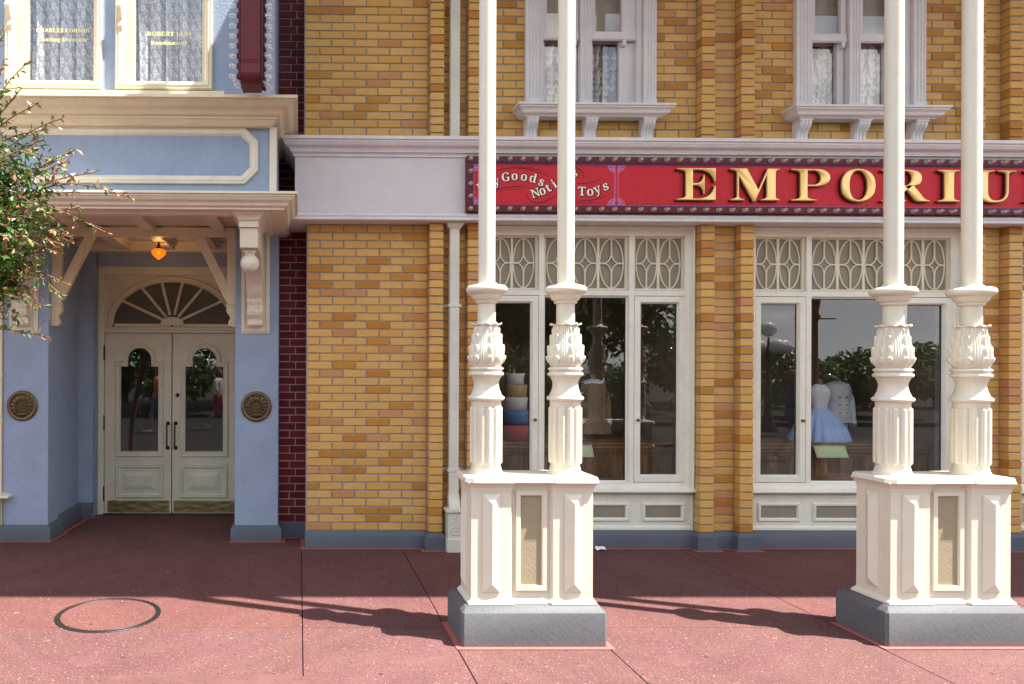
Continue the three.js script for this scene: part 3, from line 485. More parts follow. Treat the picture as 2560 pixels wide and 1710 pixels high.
// ---------------------------------------------------------------- shop sign on the frieze
function shapeOf(d, s, ox = 0, oy = 0) {   // a small path language: M L Q Z
  const t = d.match(/[MLQZ]|-?[\d.]+/g), out = []; let cur, i = 0; const n = () => parseFloat(t[i++]), px = () => ox + n() * s, py = () => oy + n() * s;
  while (i < t.length) { const c = t[i++]; if (c === 'M') { cur = new THREE.Path(); out.push(cur); cur.moveTo(px(), py()); } else if (c === 'L') cur.lineTo(px(), py()); else if (c === 'Q') cur.quadraticCurveTo(px(), py(), px(), py()); }
  const sh = new THREE.Shape(out[0].getPoints(8)); sh.holes = out.slice(1).map((p) => new THREE.Path(p.getPoints(8))); return sh;
}
const GLYPH = {
  E: 'M0 0 L1.2 0 L1.2 .46 L1.16 .46 Q1.08 .08 .68 .06 L.49 .06 L.49 .46 L.62 .46 Q.8 .43 .82 .2 L.86 .2 L.86 .8 L.82 .8 Q.8 .57 .62 .54 L.49 .54 L.49 .94 L.68 .94 Q1.08 .92 1.16 .58 L1.2 .58 L1.2 1 L0 1 L0 .95 Q.26 .94 .26 .85 L.26 .15 Q.26 .06 0 .05 Z',
  M: 'M0 0 L.42 0 L.42 .05 Q.25 .06 .25 .14 L.25 .78 L.70 -.03 L.76 -.03 L1.12 .80 L1.12 .15 Q1.12 .06 .95 .05 L.95 0 L1.52 0 L1.52 .05 Q1.4 .06 1.4 .15 L1.4 .85 Q1.4 .94 1.52 .95 L1.52 1 L1.15 1 L.86 .34 L.5 1 L0 1 L0 .95 Q.19 .94 .19 .85 L.19 .15 Q.19 .06 0 .05 Z',
  P: 'M0 0 L.78 0 L.78 .05 Q.49 .06 .49 .15 L.49 .45 L.75 .45 Q1.2 .48 1.2 .72 Q1.2 1 .75 1 L0 1 L0 .95 Q.26 .94 .26 .85 L.26 .15 Q.26 .06 0 .05 Z M.49 .51 L.68 .51 Q.9 .53 .9 .72 Q.9 .94 .68 .94 L.49 .94 Z',
  O: 'M.575 -.02 Q.93 -.01 1.07 .25 Q1.15 .5 1.07 .75 Q.93 1.01 .575 1.02 Q.22 1.01 .08 .75 Q0 .5 .08 .25 Q.22 -.01 .575 -.02 Z M.575 .05 Q.39 .05 .32 .28 Q.27 .5 .32 .72 Q.40 .95 .575 .95 Q.76 .95 .83 .72 Q.88 .5 .83 .28 Q.75 .05 .575 .05 Z',
  R: 'M0 0 L.75 0 L.75 .05 Q.49 .06 .49 .15 L.49 .46 L.7 .46 L1.0 .08 Q1.06 0 1.2 0 L1.5 0 L1.5 .05 Q1.38 .06 1.3 .14 L1.0 .49 Q1.25 .49 1.25 .74 Q1.25 1 .78 1 L0 1 L0 .95 Q.26 .94 .26 .85 L.26 .15 Q.26 .06 0 .05 Z M.49 .49 L.7 .49 Q.93 .54 .93 .74 Q.93 .94 .7 .94 L.49 .94 Z',
  I: 'M0 0 L.66 0 L.66 .05 Q.48 .06 .48 .15 L.48 .85 Q.48 .94 .66 .95 L.66 1 L0 1 L0 .95 Q.18 .94 .18 .85 L.18 .15 Q.18 .06 0 .05 Z',
  U: 'M0 1 L0 .95 Q.2 .94 .2 .85 L.2 .35 Q.2 -.02 .7 -.02 Q1.15 -.02 1.15 .35 L1.15 .85 Q1.15 .94 1.4 .95 L1.4 1 L.85 1 L.85 .95 Q1.08 .94 1.08 .85 L1.08 .36 Q1.08 .06 .75 .06 Q.5 .06 .5 .34 L.5 .85 Q.5 .94 .7 .95 L.7 1 Z',
};
// clear marquee lamp, axis along +z, base at z = 0
const bulbGeo = prep(lathe([[0.008, 0], [0.009, 0.01], [0.014, 0.022], [0.0195, 0.036], [0.0195, 0.046], [0.0145, 0.058], [0.007, 0.063], [0.0001, 0.064]], 16).rotateX(PI / 2));
const stemGeo = prep(mergeGeometries([prep(new THREE.CylinderGeometry(0.003, 0.005, 0.03, 8).rotateX(PI / 2).translate(0, 0, 0.015)), prep(new THREE.TorusGeometry(0.007, 0.0016, 6, 12).translate(0, 0, 0.034))]));
const socketGeo = prep(lathe([[0.0001, 0.004], [0.012, 0.004], [0.014, 0.012], [0.019, 0.012], [0.021, 0.006], [0.024, 0.0]], 20).rotateX(PI / 2));
function lamp(parent, x, y, z, rx = 0, ry = 0, sock = M.socket, k = 0.82) {
  const s = place('lamp_socket', socketGeo, sock, parent, x, y, z); s.rotation.set(rx, ry, 0); s.scale.setScalar(k);
  const b = new THREE.Mesh(bulbGeo, M.bulb); b.name = 'bulb'; b.position.z = 0.006; s.add(b);
  const f = new THREE.Mesh(stemGeo, M.filament); f.name = 'filament'; f.position.z = 0.006; s.add(f);
}
{
  const t = thing('shop_sign', 'long red shop sign with raised gold letters and a maroon border of clear lamps', 'sign', [4, 2.995, 0.15]);
  const x0 = 1.462, x1 = 8.4, y0 = 2.997, y1 = 3.487, zb = 0.2;
  obj('backing', B(x0 + 0.004, x1 - 0.004, y0 + 0.004, y1 - 0.004, 0.151, zb - 0.004), M.maroonDark, t);
  const bd = (a, b, c, d) => R(a, b, c, d, 0.155, 0.222, 0.004);
  obj('border', [bd(x0, x1, y1 - 0.056, y1), bd(x0, x1, y0, y0 + 0.056), bd(x0 + 0.0005, x0 + 0.056, y0 + 0.056, y1 - 0.056), bd(x1 - 0.056, x1 - 0.0005, y0 + 0.056, y1 - 0.056)], M.maroon, t);
  obj('border_bead', sweep([[-0.0565, 0.0], [-0.0565, 0.03], [-0.062, 0.028], [-0.062, 0]], rectPath(x0, x1, y0, y1, 0.19), FRONT, true), mat([0.05, 0.05, 0.16], 0.5), t);
  // the painted board: ruled lilac lines, corner scrolls and the small lettering
  const bx0 = x0 + 0.056, bx1 = x1 - 0.056, by0 = y0 + 0.056, by1 = y1 - 0.056, W = bx1 - bx0, H = by1 - by0;
  const face = (xa, xb, draw) => {
    const w = 2048, h = Math.round(2048 * H / (xb - xa) / 2) * 2, tx = canvasTex(w, h, (c) => {
      const s = w / (xb - xa); c.fillStyle = '#bf2530'; c.fillRect(0, 0, w, h);
      const r = rng(17); for (let i = 0; i < 700; i++) { c.fillStyle = r() < 0.5 ? 'rgba(120,20,30,0.05)' : 'rgba(225,80,80,0.05)'; c.fillRect(r() * w, r() * h, 2 + r() * 4, 30 + r() * 160); }
      c.save(); c.scale(s, -s); c.translate(-xa, -by1); draw(c); c.restore();
    });
    obj('board', Q(xa, xb, by0, by1, zb), mat([1, 1, 1], 0.5, { map: tx }), t, true);
  };
  const lilac = '#a49be0';
  const scroll = (c, x, y, sx, sy) => {
    c.save(); c.translate(x, y); c.scale(sx, sy); c.strokeStyle = lilac; c.lineWidth = 0.0045;
    c.beginPath(); c.arc(0, 0, 0.062, -PI / 2, 0); c.stroke();
    for (const [cx, cy, q] of [[0.024, -0.022, 0.014], [0.044, -0.012, 0.008], [0.013, -0.045, 0.008]]) { c.beginPath(); c.arc(cx, cy, q, 0, 5.2); c.stroke(); }
    c.beginPath(); c.moveTo(0.004, -0.004); c.quadraticCurveTo(0.03, -0.045, 0.05, -0.036); c.stroke(); c.restore();
  };
  const letters = (c, list) => { for (const [ch, x, y, a, s] of list) { c.save(); c.translate(x, y); c.rotate(a); c.scale(s / 100, -s / 100); c.font = 'bold 100px serif'; c.textAlign = 'center'; c.lineJoin = 'round'; c.lineWidth = 13; c.strokeStyle = '#3c1416'; c.strokeText(ch, 3, 3); c.fillStyle = '#f1e6d2'; c.fillText(ch, 0, 0); c.restore(); } };
  const word = (str, pts, s) => { const cv = new THREE.CatmullRomCurve3(pts.map(([x, y]) => new V3(x, y, 0))), n = str.length; return [...str].map((ch, i) => { const u = n > 1 ? i / (n - 1) : 0.5, p = cv.getPointAt(u), q = cv.getTangentAt(u); return [ch, p.x, p.y, Math.atan2(q.y, q.x), s]; }); };
  const stroke = (c, pts, w0) => { const cv = new THREE.CatmullRomCurve3(pts.map(([x, y]) => new V3(x, y, 0))), q = cv.getPoints(40); c.strokeStyle = '#4b1a20'; c.lineCap = 'round'; for (let i = 0; i < 40; i++) { c.lineWidth = w0 * (0.25 + 0.75 * Math.sin(PI * (i + 0.5) / 40)); c.beginPath(); c.moveTo(q[i].x, q[i].y); c.lineTo(q[i + 1].x, q[i + 1].y); c.stroke(); } };
  const xd = 2.79;
  face(bx0, xd, (c) => {
    c.strokeStyle = lilac; c.lineWidth = 0.004; c.strokeRect(bx0 + 0.012, by0 + 0.008, xd - bx0 - 0.026, by1 - by0 - 0.016);
    for (const [x, sx] of [[bx0 + 0.012, 1], [xd - 0.014, -1]]) { scroll(c, x, by1 - 0.008, sx, 1); scroll(c, x, by0 + 0.008, sx, -1); }
    stroke(c, [[1.60, 3.29], [1.78, 3.375], [1.96, 3.385], [2.14, 3.34], [2.2, 3.32]], 0.009); stroke(c, [[1.9, 3.40], [2.05, 3.385], [2.19, 3.345]], 0.007);
    stroke(c, [[1.6, 3.15], [1.76, 3.205], [1.9, 3.225], [2.06, 3.215]], 0.008); stroke(c, [[1.72, 3.185], [1.85, 3.20], [1.97, 3.2]], 0.006);
    stroke(c, [[1.99, 3.16], [2.03, 3.10], [2.12, 3.083], [2.24, 3.14], [2.33, 3.2]], 0.01); stroke(c, [[2.36, 3.395], [2.43, 3.395], [2.49, 3.35], [2.50, 3.305]], 0.01);
    stroke(c, [[2.36, 3.27], [2.47, 3.255], [2.58, 3.27], [2.69, 3.315]], 0.007); stroke(c, [[2.4, 3.115], [2.52, 3.105], [2.64, 3.125], [2.72, 3.16]], 0.008); stroke(c, [[2.42, 3.095], [2.53, 3.085], [2.63, 3.1]], 0.006);
    letters(c, [['D', 1.603, 3.195, 0.45, 0.09], ...word('ry', [[1.672, 3.215], [1.738, 3.238]], 0.095), ...word('Goods', [[1.815, 3.272], [1.9, 3.283], [1.98, 3.275], [2.05, 3.262], [2.115, 3.235]], 0.105), ...word('Notions', [[2.085, 3.135], [2.17, 3.165], [2.25, 3.215], [2.34, 3.275], [2.43, 3.315]], 0.105), ['&', 2.385, 3.155, 0.1, 0.1], ...word('Toys', [[2.485, 3.15], [2.57, 3.15], [2.64, 3.178], [2.705, 3.2]], 0.11)]);
  });
  face(xd, bx1, (c) => { c.strokeStyle = lilac; c.lineWidth = 0.004; c.strokeRect(xd + 0.014, by0 + 0.008, bx1 - xd - 0.03, by1 - by0 - 0.016); for (const [x, sx] of [[xd + 0.014, 1], [bx1 - 0.016, -1]]) { scroll(c, x, by1 - 0.008, sx, 1); scroll(c, x, by0 + 0.008, sx, -1); } });
  const spots = [['E', 3.312, 1], ['M', 3.785, 1], ['P', 4.325, 1], ['O', 4.752, 1], ['R', 5.125, 1], ['I', 5.628, 1], ['U', 5.925, 1], ['M', 6.40, 1]], S = 0.283, yb = 3.108;
  for (const [ch, x] of spots) {
    const sh = shapeOf(GLYPH[ch], S, x, yb);
    const m = obj('letter', new THREE.ExtrudeGeometry(sh, { depth: 0.026, bevelEnabled: false, curveSegments: 8 }).translate(-0.008, -0.006, zb + 0.001), M.letterSide, t);
    obj('letter_face', toCreasedNormals(prep(new THREE.ExtrudeGeometry(sh, { depth: 0.012, bevelEnabled: true, bevelThickness: 0.014, bevelSize: 0.0075, bevelOffset: -0.0075, bevelSegments: 3 }).translate(0, 0, zb + 0.014)), 0.5), M.gold, m);
  }
  const n = 46, dx = 0.115; for (let i = 0; i < n; i++) { const x = x0 + 0.032 + i * dx; lamp(t, x, y1 - 0.027, 0.222); lamp(t, x, y0 + 0.027, 0.222); }
  for (let k = 1; k < 4; k++) lamp(t, x0 + 0.032, y1 - 0.027 - k * 0.109, 0.222);
}

// ---------------------------------------------------------------- downpipe
{
  const t = thing('downpipe', 'square pale downpipe with a cast ornamental foot between brick strips', 'downpipe', [1.385, 0, 0.09]);
  obj('pipe', [R(1.342, 1.428, 3.6, 6.2, 0.03, 0.10, 0.008)], M.pipe, t);
  obj('pipe', [R(1.342, 1.428, 0.46, 2.90, 0.035, 0.105, 0.008)], M.pipe, t);
  obj('shoe', [extrudeX([[0.035, 0.5], [0.105, 0.5], [0.112, 0.46], [0.15, 0.40], [0.155, 0.372], [0.05, 0.372], [0.04, 0.42]], 1.338, 1.432)], M.pipe, t);
  obj('head', [sweep([[0, 2.868], [0.004, 2.868], ...curve([[0.006, 2.872], [0.016, 2.885], [0.026, 2.9]], 4), [0.03, 2.905], [0.03, 2.92], [0, 2.921]], [[1.342, 0, 0.0], [1.342, 0, 0.107], [1.428, 0, 0.107], [1.428, 0, 0.0]], UP), B(1.345, 1.425, 2.86, 2.918, 0.0, 0.104)], M.pipe, t);
  for (const y of [2.185, 0.715]) { const b = obj('strap', R(1.332, 1.438, y - 0.014, y + 0.014, 0.03, 0.112, 0.003), M.pipe, t); for (const x of [1.317, 1.453]) { obj('lug', R(x - 0.018, x + 0.018, y - 0.014, y + 0.014, 0.006, 0.02, 0.003), M.pipe, b); obj('screw', cyl(x, y, 0.018, x, y, 0.024, 0.005), M.iron, b); } }
  // the cast foot: cap, box with a relief, plinth
  obj('foot_cap', sweep([[0, 0], [0.012, 0.004], [0.02, 0.016], [0.02, 0.026], [0.004, 0.032], [-0.04, 0.034]], [[1.318, 0.345, 0.0], [1.318, 0.345, 0.185], [1.452, 0.345, 0.185], [1.452, 0.345, 0.0]], UP), M.pipe, t);
  obj('foot_box', [R(1.318, 1.452, 0.12, 0.372, 0.0, 0.185, 0.004)], M.pipe, t);
  obj('foot_plinth', R(1.308, 1.462, 0.001, 0.125, 0.0, 0.2, 0.008), M.pipe, t);
  const g = new THREE.PlaneGeometry(0.088, 0.19, 44, 90), p = g.attributes.position;
  for (let i = 0; i < p.count; i++) {
    const x = p.getX(i) / 0.044, y = p.getY(i) / 0.095, ax = Math.abs(x), edge = smooth(1, 0.94, ax) * smooth(1, 0.97, Math.abs(y));
    const stem = smooth(0.2, 0.06, ax) * smooth(0.95, 0.85, Math.abs(y)), lobes = smooth(0.16, 0.05, Math.abs(ax - 0.42 - 0.24 * Math.sin(y * 5.2 + 0.6))) * (0.6 + 0.4 * Math.sin(y * 22)), cup = smooth(0.16, 0.04, Math.abs(Math.hypot(x * 0.9, (y + 0.52) * 1.6) - 0.72));
    p.setZ(i, edge * (0.002 + 0.007 * Math.max(stem, lobes * 0.9, cup * 0.8)));
  }
  g.computeVertexNormals(); obj('foot_relief', g.translate(1.385, 0.245, 0.1855), M.pipe, t);
}

// ---------------------------------------------------------------- porch columns on pedestals
function columnParts(t, cx, cy, cz) {
  const col = sub('column', t), at = (g) => g.translate(cx, cy, cz);
  obj('shaft', at(new THREE.CylinderGeometry(0.0505, 0.0505, 3.9, 48).translate(0, 2.135 - 0.99 + 1.95, 0)), M.column, col);
  const Y = (y) => y - 0.99;
  obj('collar', at(lathe([[0.0505, Y(2.155)], [0.062, Y(2.15)], [0.066, Y(2.14)], ...arc(0.098, Y(2.112), 0.025, 80, -80, 8), [0.098, Y(2.085)], [0.094, Y(2.082)], ...curve([[0.093, Y(2.081)], [0.082, Y(2.056)], [0.066, Y(2.042)]], 5), [0.068, Y(2.04)], [0.068, Y(2.032)], [0.06, Y(2.028)], [0.052, Y(2.024)]], 56)), M.column, col);
  obj('shaft_neck', at(new THREE.CylinderGeometry(0.053, 0.055, 0.14, 48).translate(0, Y(1.96), 0)), M.column, col);
  // leaf vase: a bellied cup with six carved leaves and a curling lip
  const cup = new THREE.SplineCurve([[0, 0.083], [0.05, 0.0905], [0.14, 0.0985], [0.24, 0.1015], [0.36, 0.099], [0.5, 0.0915], [0.64, 0.083], [0.78, 0.0765], [0.9, 0.0735], [1, 0.0735]].map(([a, b]) => new THREE.Vector2(a, b))), cups = [...Array(201)].map((_, i) => cup.getPoint(i / 200)), body = (y) => { const q = clamp((y - 1.642) / 0.268); let i = 0; while (i < 199 && cups[i + 1].x < q) i++; return lerp(cups[i].y, cups[i + 1].y, clamp((q - cups[i].x) / (cups[i + 1].x - cups[i].x))); };
  const leaf = (a, tt) => {                 // five acanthus leaves, lobed on both sides of a sunk midrib, with plain reeded leaves between
    const n = 5, k = a / (2 * PI) * n + 0.33, u = (k - Math.floor(k)) * 2 - 1, au = Math.abs(u), w = 0.66 - 0.34 * tt;
    const ph = (1 - tt) * 3.7 + au * 0.5 + 0.15, fr = ph - Math.floor(ph), lobe = Math.sin(PI * Math.pow(fr, 0.7));
    const edge = w * (0.58 + 0.42 * lobe), inside = smooth(edge + 0.05, edge - 0.05, au) * smooth(0.05, 0.13, tt) * smooth(0.98, 0.9, tt);
    const vein = smooth(0.11, 0.03, au), roll = Math.pow(1 - fr, 1.6) * smooth(0.1, 0.3, au);
    const relief = inside * (0.004 + 0.0105 * roll + 0.0035 * lobe * smooth(0.08, 0.2, au) - 0.0055 * vein);
    const v = u > 0 ? u - 1 : u + 1, lines = (1 - inside) * 0.002 * Math.cos(v * 30) * smooth(0.5, 0.25, Math.abs(v)) * smooth(0.02, 0.1, tt) * smooth(1, 0.9, tt);
    return relief + lines;
  };
  obj('leaf_vase', at(revolve((a, s) => {
    if (s < 0.86) { const tt = s / 0.86, y = 1.642 + 0.252 * tt; return [body(y) + leaf(a, tt), Y(y)]; }
    const q = (s - 0.86) / 0.14, lobe = 0.5 + 0.5 * Math.cos(a * 10 + 2.1), r0 = body(1.894) + leaf(a, 1);      // the lip rolls out and over
    const ang = q * PI * 1.15, out = 0.017 * (0.35 + 0.95 * lobe), rise = 0.007 * (0.3 + lobe);
    return q < 0.8 ? [r0 + out * Math.sin(Math.min(ang, PI * 0.62)), Y(1.894 + rise * (1 - Math.cos(ang)))] : [lerp(r0 + out * 0.9, 0.056, (q - 0.8) / 0.2), Y(1.894 + rise * 1.7 - 0.012 * (q - 0.8) / 0.2)];
  }, 300, 150)), M.column, col);
  obj('scotia', at(lathe([[0.086, Y(1.644)], [0.094, Y(1.64)], ...arc(0.093, Y(1.631), 0.009, 70, -70, 5), [0.094, Y(1.621)], [0.09, Y(1.616)], [0.094, Y(1.612)], ...arc(0.092, Y(1.599), 0.0125, 80, -80, 7), [0.09, Y(1.585)], ...curve([[0.088, Y(1.583)], [0.076, Y(1.553)], [0.0745, Y(1.53)], [0.081, Y(1.5)], [0.092, Y(1.474)]], 5), [0.093, Y(1.468)], ...arc(0.094, Y(1.4525), 0.0145, 85, -85, 8), [0.093, Y(1.437)], [0.09, Y(1.434)], [0.089, Y(1.40)]], 64)), M.column, col);
  obj('reeded_drum', at(revolve((a, s) => {
    const y = lerp(1.032, 1.425, s), k = a / (2 * PI) * 12 + 0.5, u = (k - Math.floor(k) - 0.5) * 2 / 0.72;
    const yt = 1.402, yb = 1.055, r = 0.012, ex = y > yt - r ? (y - (yt - r)) / r : y < yb + r ? ((yb + r) - y) / r : 0;
    return [0.0865 + 0.0125 * Math.sqrt(Math.max(0, 1 - u * u - ex * ex)), Y(y)];
  }, 288, 120)), M.column, col);
  obj('foot', at(lathe([[0.0868, Y(1.06)], [0.0868, Y(1.036)], [0.09, Y(1.033)], ...curve([[0.09, Y(1.031)], [0.094, Y(1.012)], [0.103, Y(1.0)]], 4), [0.108, Y(0.997)], [0.108, Y(0.988)]], 56)), M.column, col);
}
function columnPair(label) {
  const cx = 1.385, cz = 2.215, t = thing('porch_column_pair', label, 'column', [cx, 0, cz], 'paired porch columns on pedestals');
  const P = (pts) => pts.map(([x, z]) => [cx + x, cz + z]);
  // outline of the pedestal body seen from above (anticlockwise from the back left): two piers with a sunk middle bay front and back
  const plan = (w, d, s, c = 0, r = 0.026) => [[-w, d - c], [-w + c, d], [-0.126 - s * 0, d], [-0.112, d - r], [0.112, d - r], [0.126, d], [w - c, d], [w, d - c], [w, -d + c], [w - c, -d], [0.126, -d], [0.112, -d + r], [-0.112, -d + r], [-0.126, -d], [-w + c, -d], [-w, -d + c]].filter((p, i, a) => !i || Math.hypot(p[0] - a[i - 1][0], p[1] - a[i - 1][1]) > 1e-5);
  const rot = (a) => { const o = a.map((p) => [...p]); return o; };
  const body = plan(0.362, 0.137, 0);
  obj('base', [sweep([[0, 0], [0, 0.197], [-0.004, 0.204], [-0.03, 0.234], [-0.14, 0.24]], P([[-0.428, 0.18], [-0.413, 0.195], [0.413, 0.195], [0.428, 0.18], [0.428, -0.225], [0.418, -0.235], [-0.418, -0.235], [-0.428, -0.225]]).map(([x, z]) => [x, 0, z]), UP, true), B(cx - 0.34, cx + 0.34, 0.05, 0.2335, cz - 0.11, cz + 0.11)], M.greyStucco, t);
  obj('body', extrudeY(P(body), 0.239, 0.96), M.column, t);
  obj('plinth', sweep([[0, 0.272], [0.004, 0.27], [0.006, 0.264], [0.018, 0.252], [0.02, 0.247], [0.02, 0.2375], [-0.02, 0.2375]], P(rot(body)).map(([x, z]) => [x, 0, z]), UP, true, 0.4), M.column, t);
  obj('bed_moulding', sweep([[-0.01, 0.905], [0.003, 0.905], [0.004, 0.925], [0.008, 0.93], [0.012, 0.944], [0.022, 0.952], [0.024, 0.959], [-0.01, 0.96]], P(rot(body)).map(([x, z]) => [x, 0, z]), UP, true, 0.5), M.column, t);
  const capPlan = plan(0.398, 0.177, 0, 0.044, 0.013);
  obj('cap', [sweep([[-0.02, 0.9575], [-0.001, 0.9575], [0.002, 0.961], [-0.004, 0.984], [-0.011, 0.9905], [-0.02, 0.992]], P(capPlan).map(([x, z]) => [x, 0, z]), UP, true, 0.3), extrudeY(P(plan(0.38, 0.159, 0, 0.04, 0.013)), 0.9585, 0.9915)], M.column, t);
  const hip = (x0, x1, y0, y1, h) => { const m = (x0 + x1) / 2, q = (x1 - x0) / 2, v = [[x0, y0, 0], [x1, y0, 0], [x1, y1, 0], [x0, y1, 0], [m, y0 + q, h], [m, y1 - q, h]].map((p) => new V3(...p)), P2 = []; for (const f of [[0, 1, 4], [1, 2, 5], [1, 5, 4], [2, 3, 5], [3, 0, 4], [3, 4, 5]]) P2.push(...f.map((i) => v[i])); const g = new THREE.BufferGeometry().setFromPoints(P2); g.computeVertexNormals(); return mergeGeometries([prep(g), prep(B(x0, x1, y0, y1, -0.008, 0.0))]); };
  for (const s of [-1, 1]) for (const f of [1, -1]) {
    const x = -0.243 * 1 * (s < 0 ? 1 : -1);
    obj('raised_panel', hip(-0.052, 0.052, 0.31, 0.888, 0.024).translate(0, 0, 0.145).rotateY(f > 0 ? 0 : PI).translate(cx + x, 0, cz), M.column, t);
  }
  for (const s of [-1, 1]) obj('raised_panel', hip(-0.05, 0.05, 0.31, 0.888, 0.024).translate(0, 0, 0.37).rotateY(s * PI / 2).translate(cx, 0, cz), M.column, t);
  for (const f of [1, -1]) {
    obj('panel_frame', sweep([[0.028, 0], [0.028, 0.016], [0.004, 0.016], [0.0, 0.012], [-0.002, 0.0]], rectPath(-0.064, 0.064, 0.342, 0.878, 0), FRONT, true).translate(0, 0, 0.1105).rotateY(f > 0 ? 0 : PI).translate(cx, 0, cz), M.column, t);
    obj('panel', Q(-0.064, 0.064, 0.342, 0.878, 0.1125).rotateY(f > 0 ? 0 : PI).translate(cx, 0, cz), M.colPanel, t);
  }
  columnParts(t, cx - 0.242, 0.99, cz); columnParts(t, cx + 0.242, 0.99, cz);
  return t;
}
{
  const a = columnPair('pair of white porch columns on a pedestal, the nearer to the downpipe');
  const place2 = (x, label) => { const b = a.clone(); b.name = numbered('porch_column_pair'); b.position.x = x; b.userData = { ...a.userData, label }; scene.add(b); };
  place2(3.89, 'pair of white porch columns on a pedestal at the right, before the second shop window');
}
// the porch roof that shades the shop front
{
  const t = thing('porch_roof', 'broad white porch roof carried by the paired columns over the pavement', 'roof', [5, 6.2, 1.4]), HR = 6.2, ZR = 1.455 + 0.19 * 6.2, XR = 0.33;
  obj('ceiling', B(XR, 13, HR, HR + 0.04, -4.2, ZR), M.mauve, t);
  obj('roof_slab', B(XR, 13, HR + 0.042, HR + 0.2, -4.2, ZR - 0.01), M.grey, t);
  obj('beam', B(XR + 0.1, 13, HR - 0.22, HR - 0.001, 2.1, 2.33), M.column, t);
}

// ---------------------------------------------------------------- dark red brick return between the two shops
{
  const t = thing('red_brick_wall', 'narrow recessed wall of dark red bricks between the blue and yellow shops', 'wall', [-0.05, 0, -0.42]);
  obj('mortar_bed', B(-0.4, 0.075, 0.0, 5.5, -0.7, -0.427), M.mortarRed, t);
  const cols = [[0.17, 0.015, 0.018], [0.15, 0.012, 0.015], [0.185, 0.02, 0.02], [0.135, 0.012, 0.016]].map((c) => mat(c, 0.6, { map: tBrick, bumpMap: tBrickBump, bumpScale: 0.0015 }));
  const a = [0.105, 0.16].map((w) => [0, 1, 2].map(() => brickGeo(w, 0.0622, 0.05, 0.001, 0.002)));
  for (let i = 0; i < 72; i++) {
    const y = 0.15 + i * 0.0731, odd = i % 2, l = odd ? 0.105 : 0.16, r = odd ? 0.16 : 0.105, x = -0.197;
    place('brick', a[odd ? 0 : 1][Math.floor(rb() * 3)], cols[Math.floor(rb() * 4)], t, x + l / 2, y + 0.031, -0.42 + (rb() - 0.5) * 0.002);
    place('brick', a[odd ? 1 : 0][Math.floor(rb() * 3)], cols[Math.floor(rb() * 4)], t, x + l + 0.0085 + r / 2, y + 0.031, -0.42 + (rb() - 0.5) * 0.002);
  }
  obj('base_course', sweep([[0, 0], [0, 0.14], [-0.012, 0.15], [-0.06, 0.152]], [[-0.3, 0, -0.39], [0.075, 0, -0.39]], UP), M.grey, t);
}

// ---------------------------------------------------------------- the blue shop
const blue = thing('blue_shop', 'light blue shop with cream cornices above a recessed double door entrance', 'building', [-1.4, 0, -0.25]);
{
  // piers beside the entrance
  const pier = (x0, x1, z0, z1) => R(x0, x1, 0.1, 2.95, z0, z1, 0.006);
  obj('pilaster', pier(-0.597, -0.19, -0.6, -0.25), M.blue, blue);
  obj('pilaster', [pier(-2.757, -2.335, -0.56, -0.25)], M.blue, blue);
  obj('side_wall', [B(-2.75, -2.36, 0, 2.95, -1.34, -0.555), B(-2.75, -2.207, 0, 2.955, -1.6, -1.3)], M.blue, blue);
  obj('side_wall', [B(-0.57, -0.2, 0, 2.95, -1.6, -0.59), B(-0.62, -0.5, 0, 2.95, -1.6, -1.3)], M.blue, blue);
  obj('rear_wall', [B(-2.4, -2.2, 0, 2.95, -1.65, -1.45), B(-2.4, -0.5, 2.72, 2.95, -1.65, -1.45), B(-0.6, -0.4, 0, 2.95, -1.65, -1.45)], M.blue, blue);
  const bp = [[0, 0], [0, 0.118], [-0.008, 0.13], [-0.03, 0.148], [-0.08, 0.15]];
  obj('base_block', sweep(bp, [[-0.63, 0, -0.55], [-0.63, 0, -0.208], [-0.157, 0, -0.208], [-0.157, 0, -0.5]], UP), M.grey, blue);
  obj('base_block', sweep(bp, [[-3.4, 0, -0.14], [-2.72, 0, -0.208], [-2.30, 0, -0.208], [-2.285, 0, -0.555]], UP), M.grey, blue);
  obj('base_course', sweep(bp.map(([a, b]) => [a, b * 1.1]), [[-2.328, 0, -0.5], [-2.315, 0, -1.262], [-2.2, 0, -1.27]], UP), M.grey, blue);
  // window bay just entering at the left edge
  obj('corner_post', R(-2.87, -2.76, 0.13, 2.95, -0.3, -0.228, 0.006), M.cream, blue);
  obj('bay_sill', sweep([[-0.05, 0.405], [0.03, 0.405], ...arc(0.03, 0.42, 0.015, -90, 90, 5), [-0.05, 0.45]], [[-3.6, 0, -0.19], [-2.71, 0, -0.19], [-2.71, 0, -0.3]], UP), M.creamPale, blue);
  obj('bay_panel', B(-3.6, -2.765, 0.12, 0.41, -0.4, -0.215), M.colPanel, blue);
  obj('bay_panel', B(-4.6, -2.80, 0.4, 2.95, -0.5, -0.33), M.cream, blue);
}
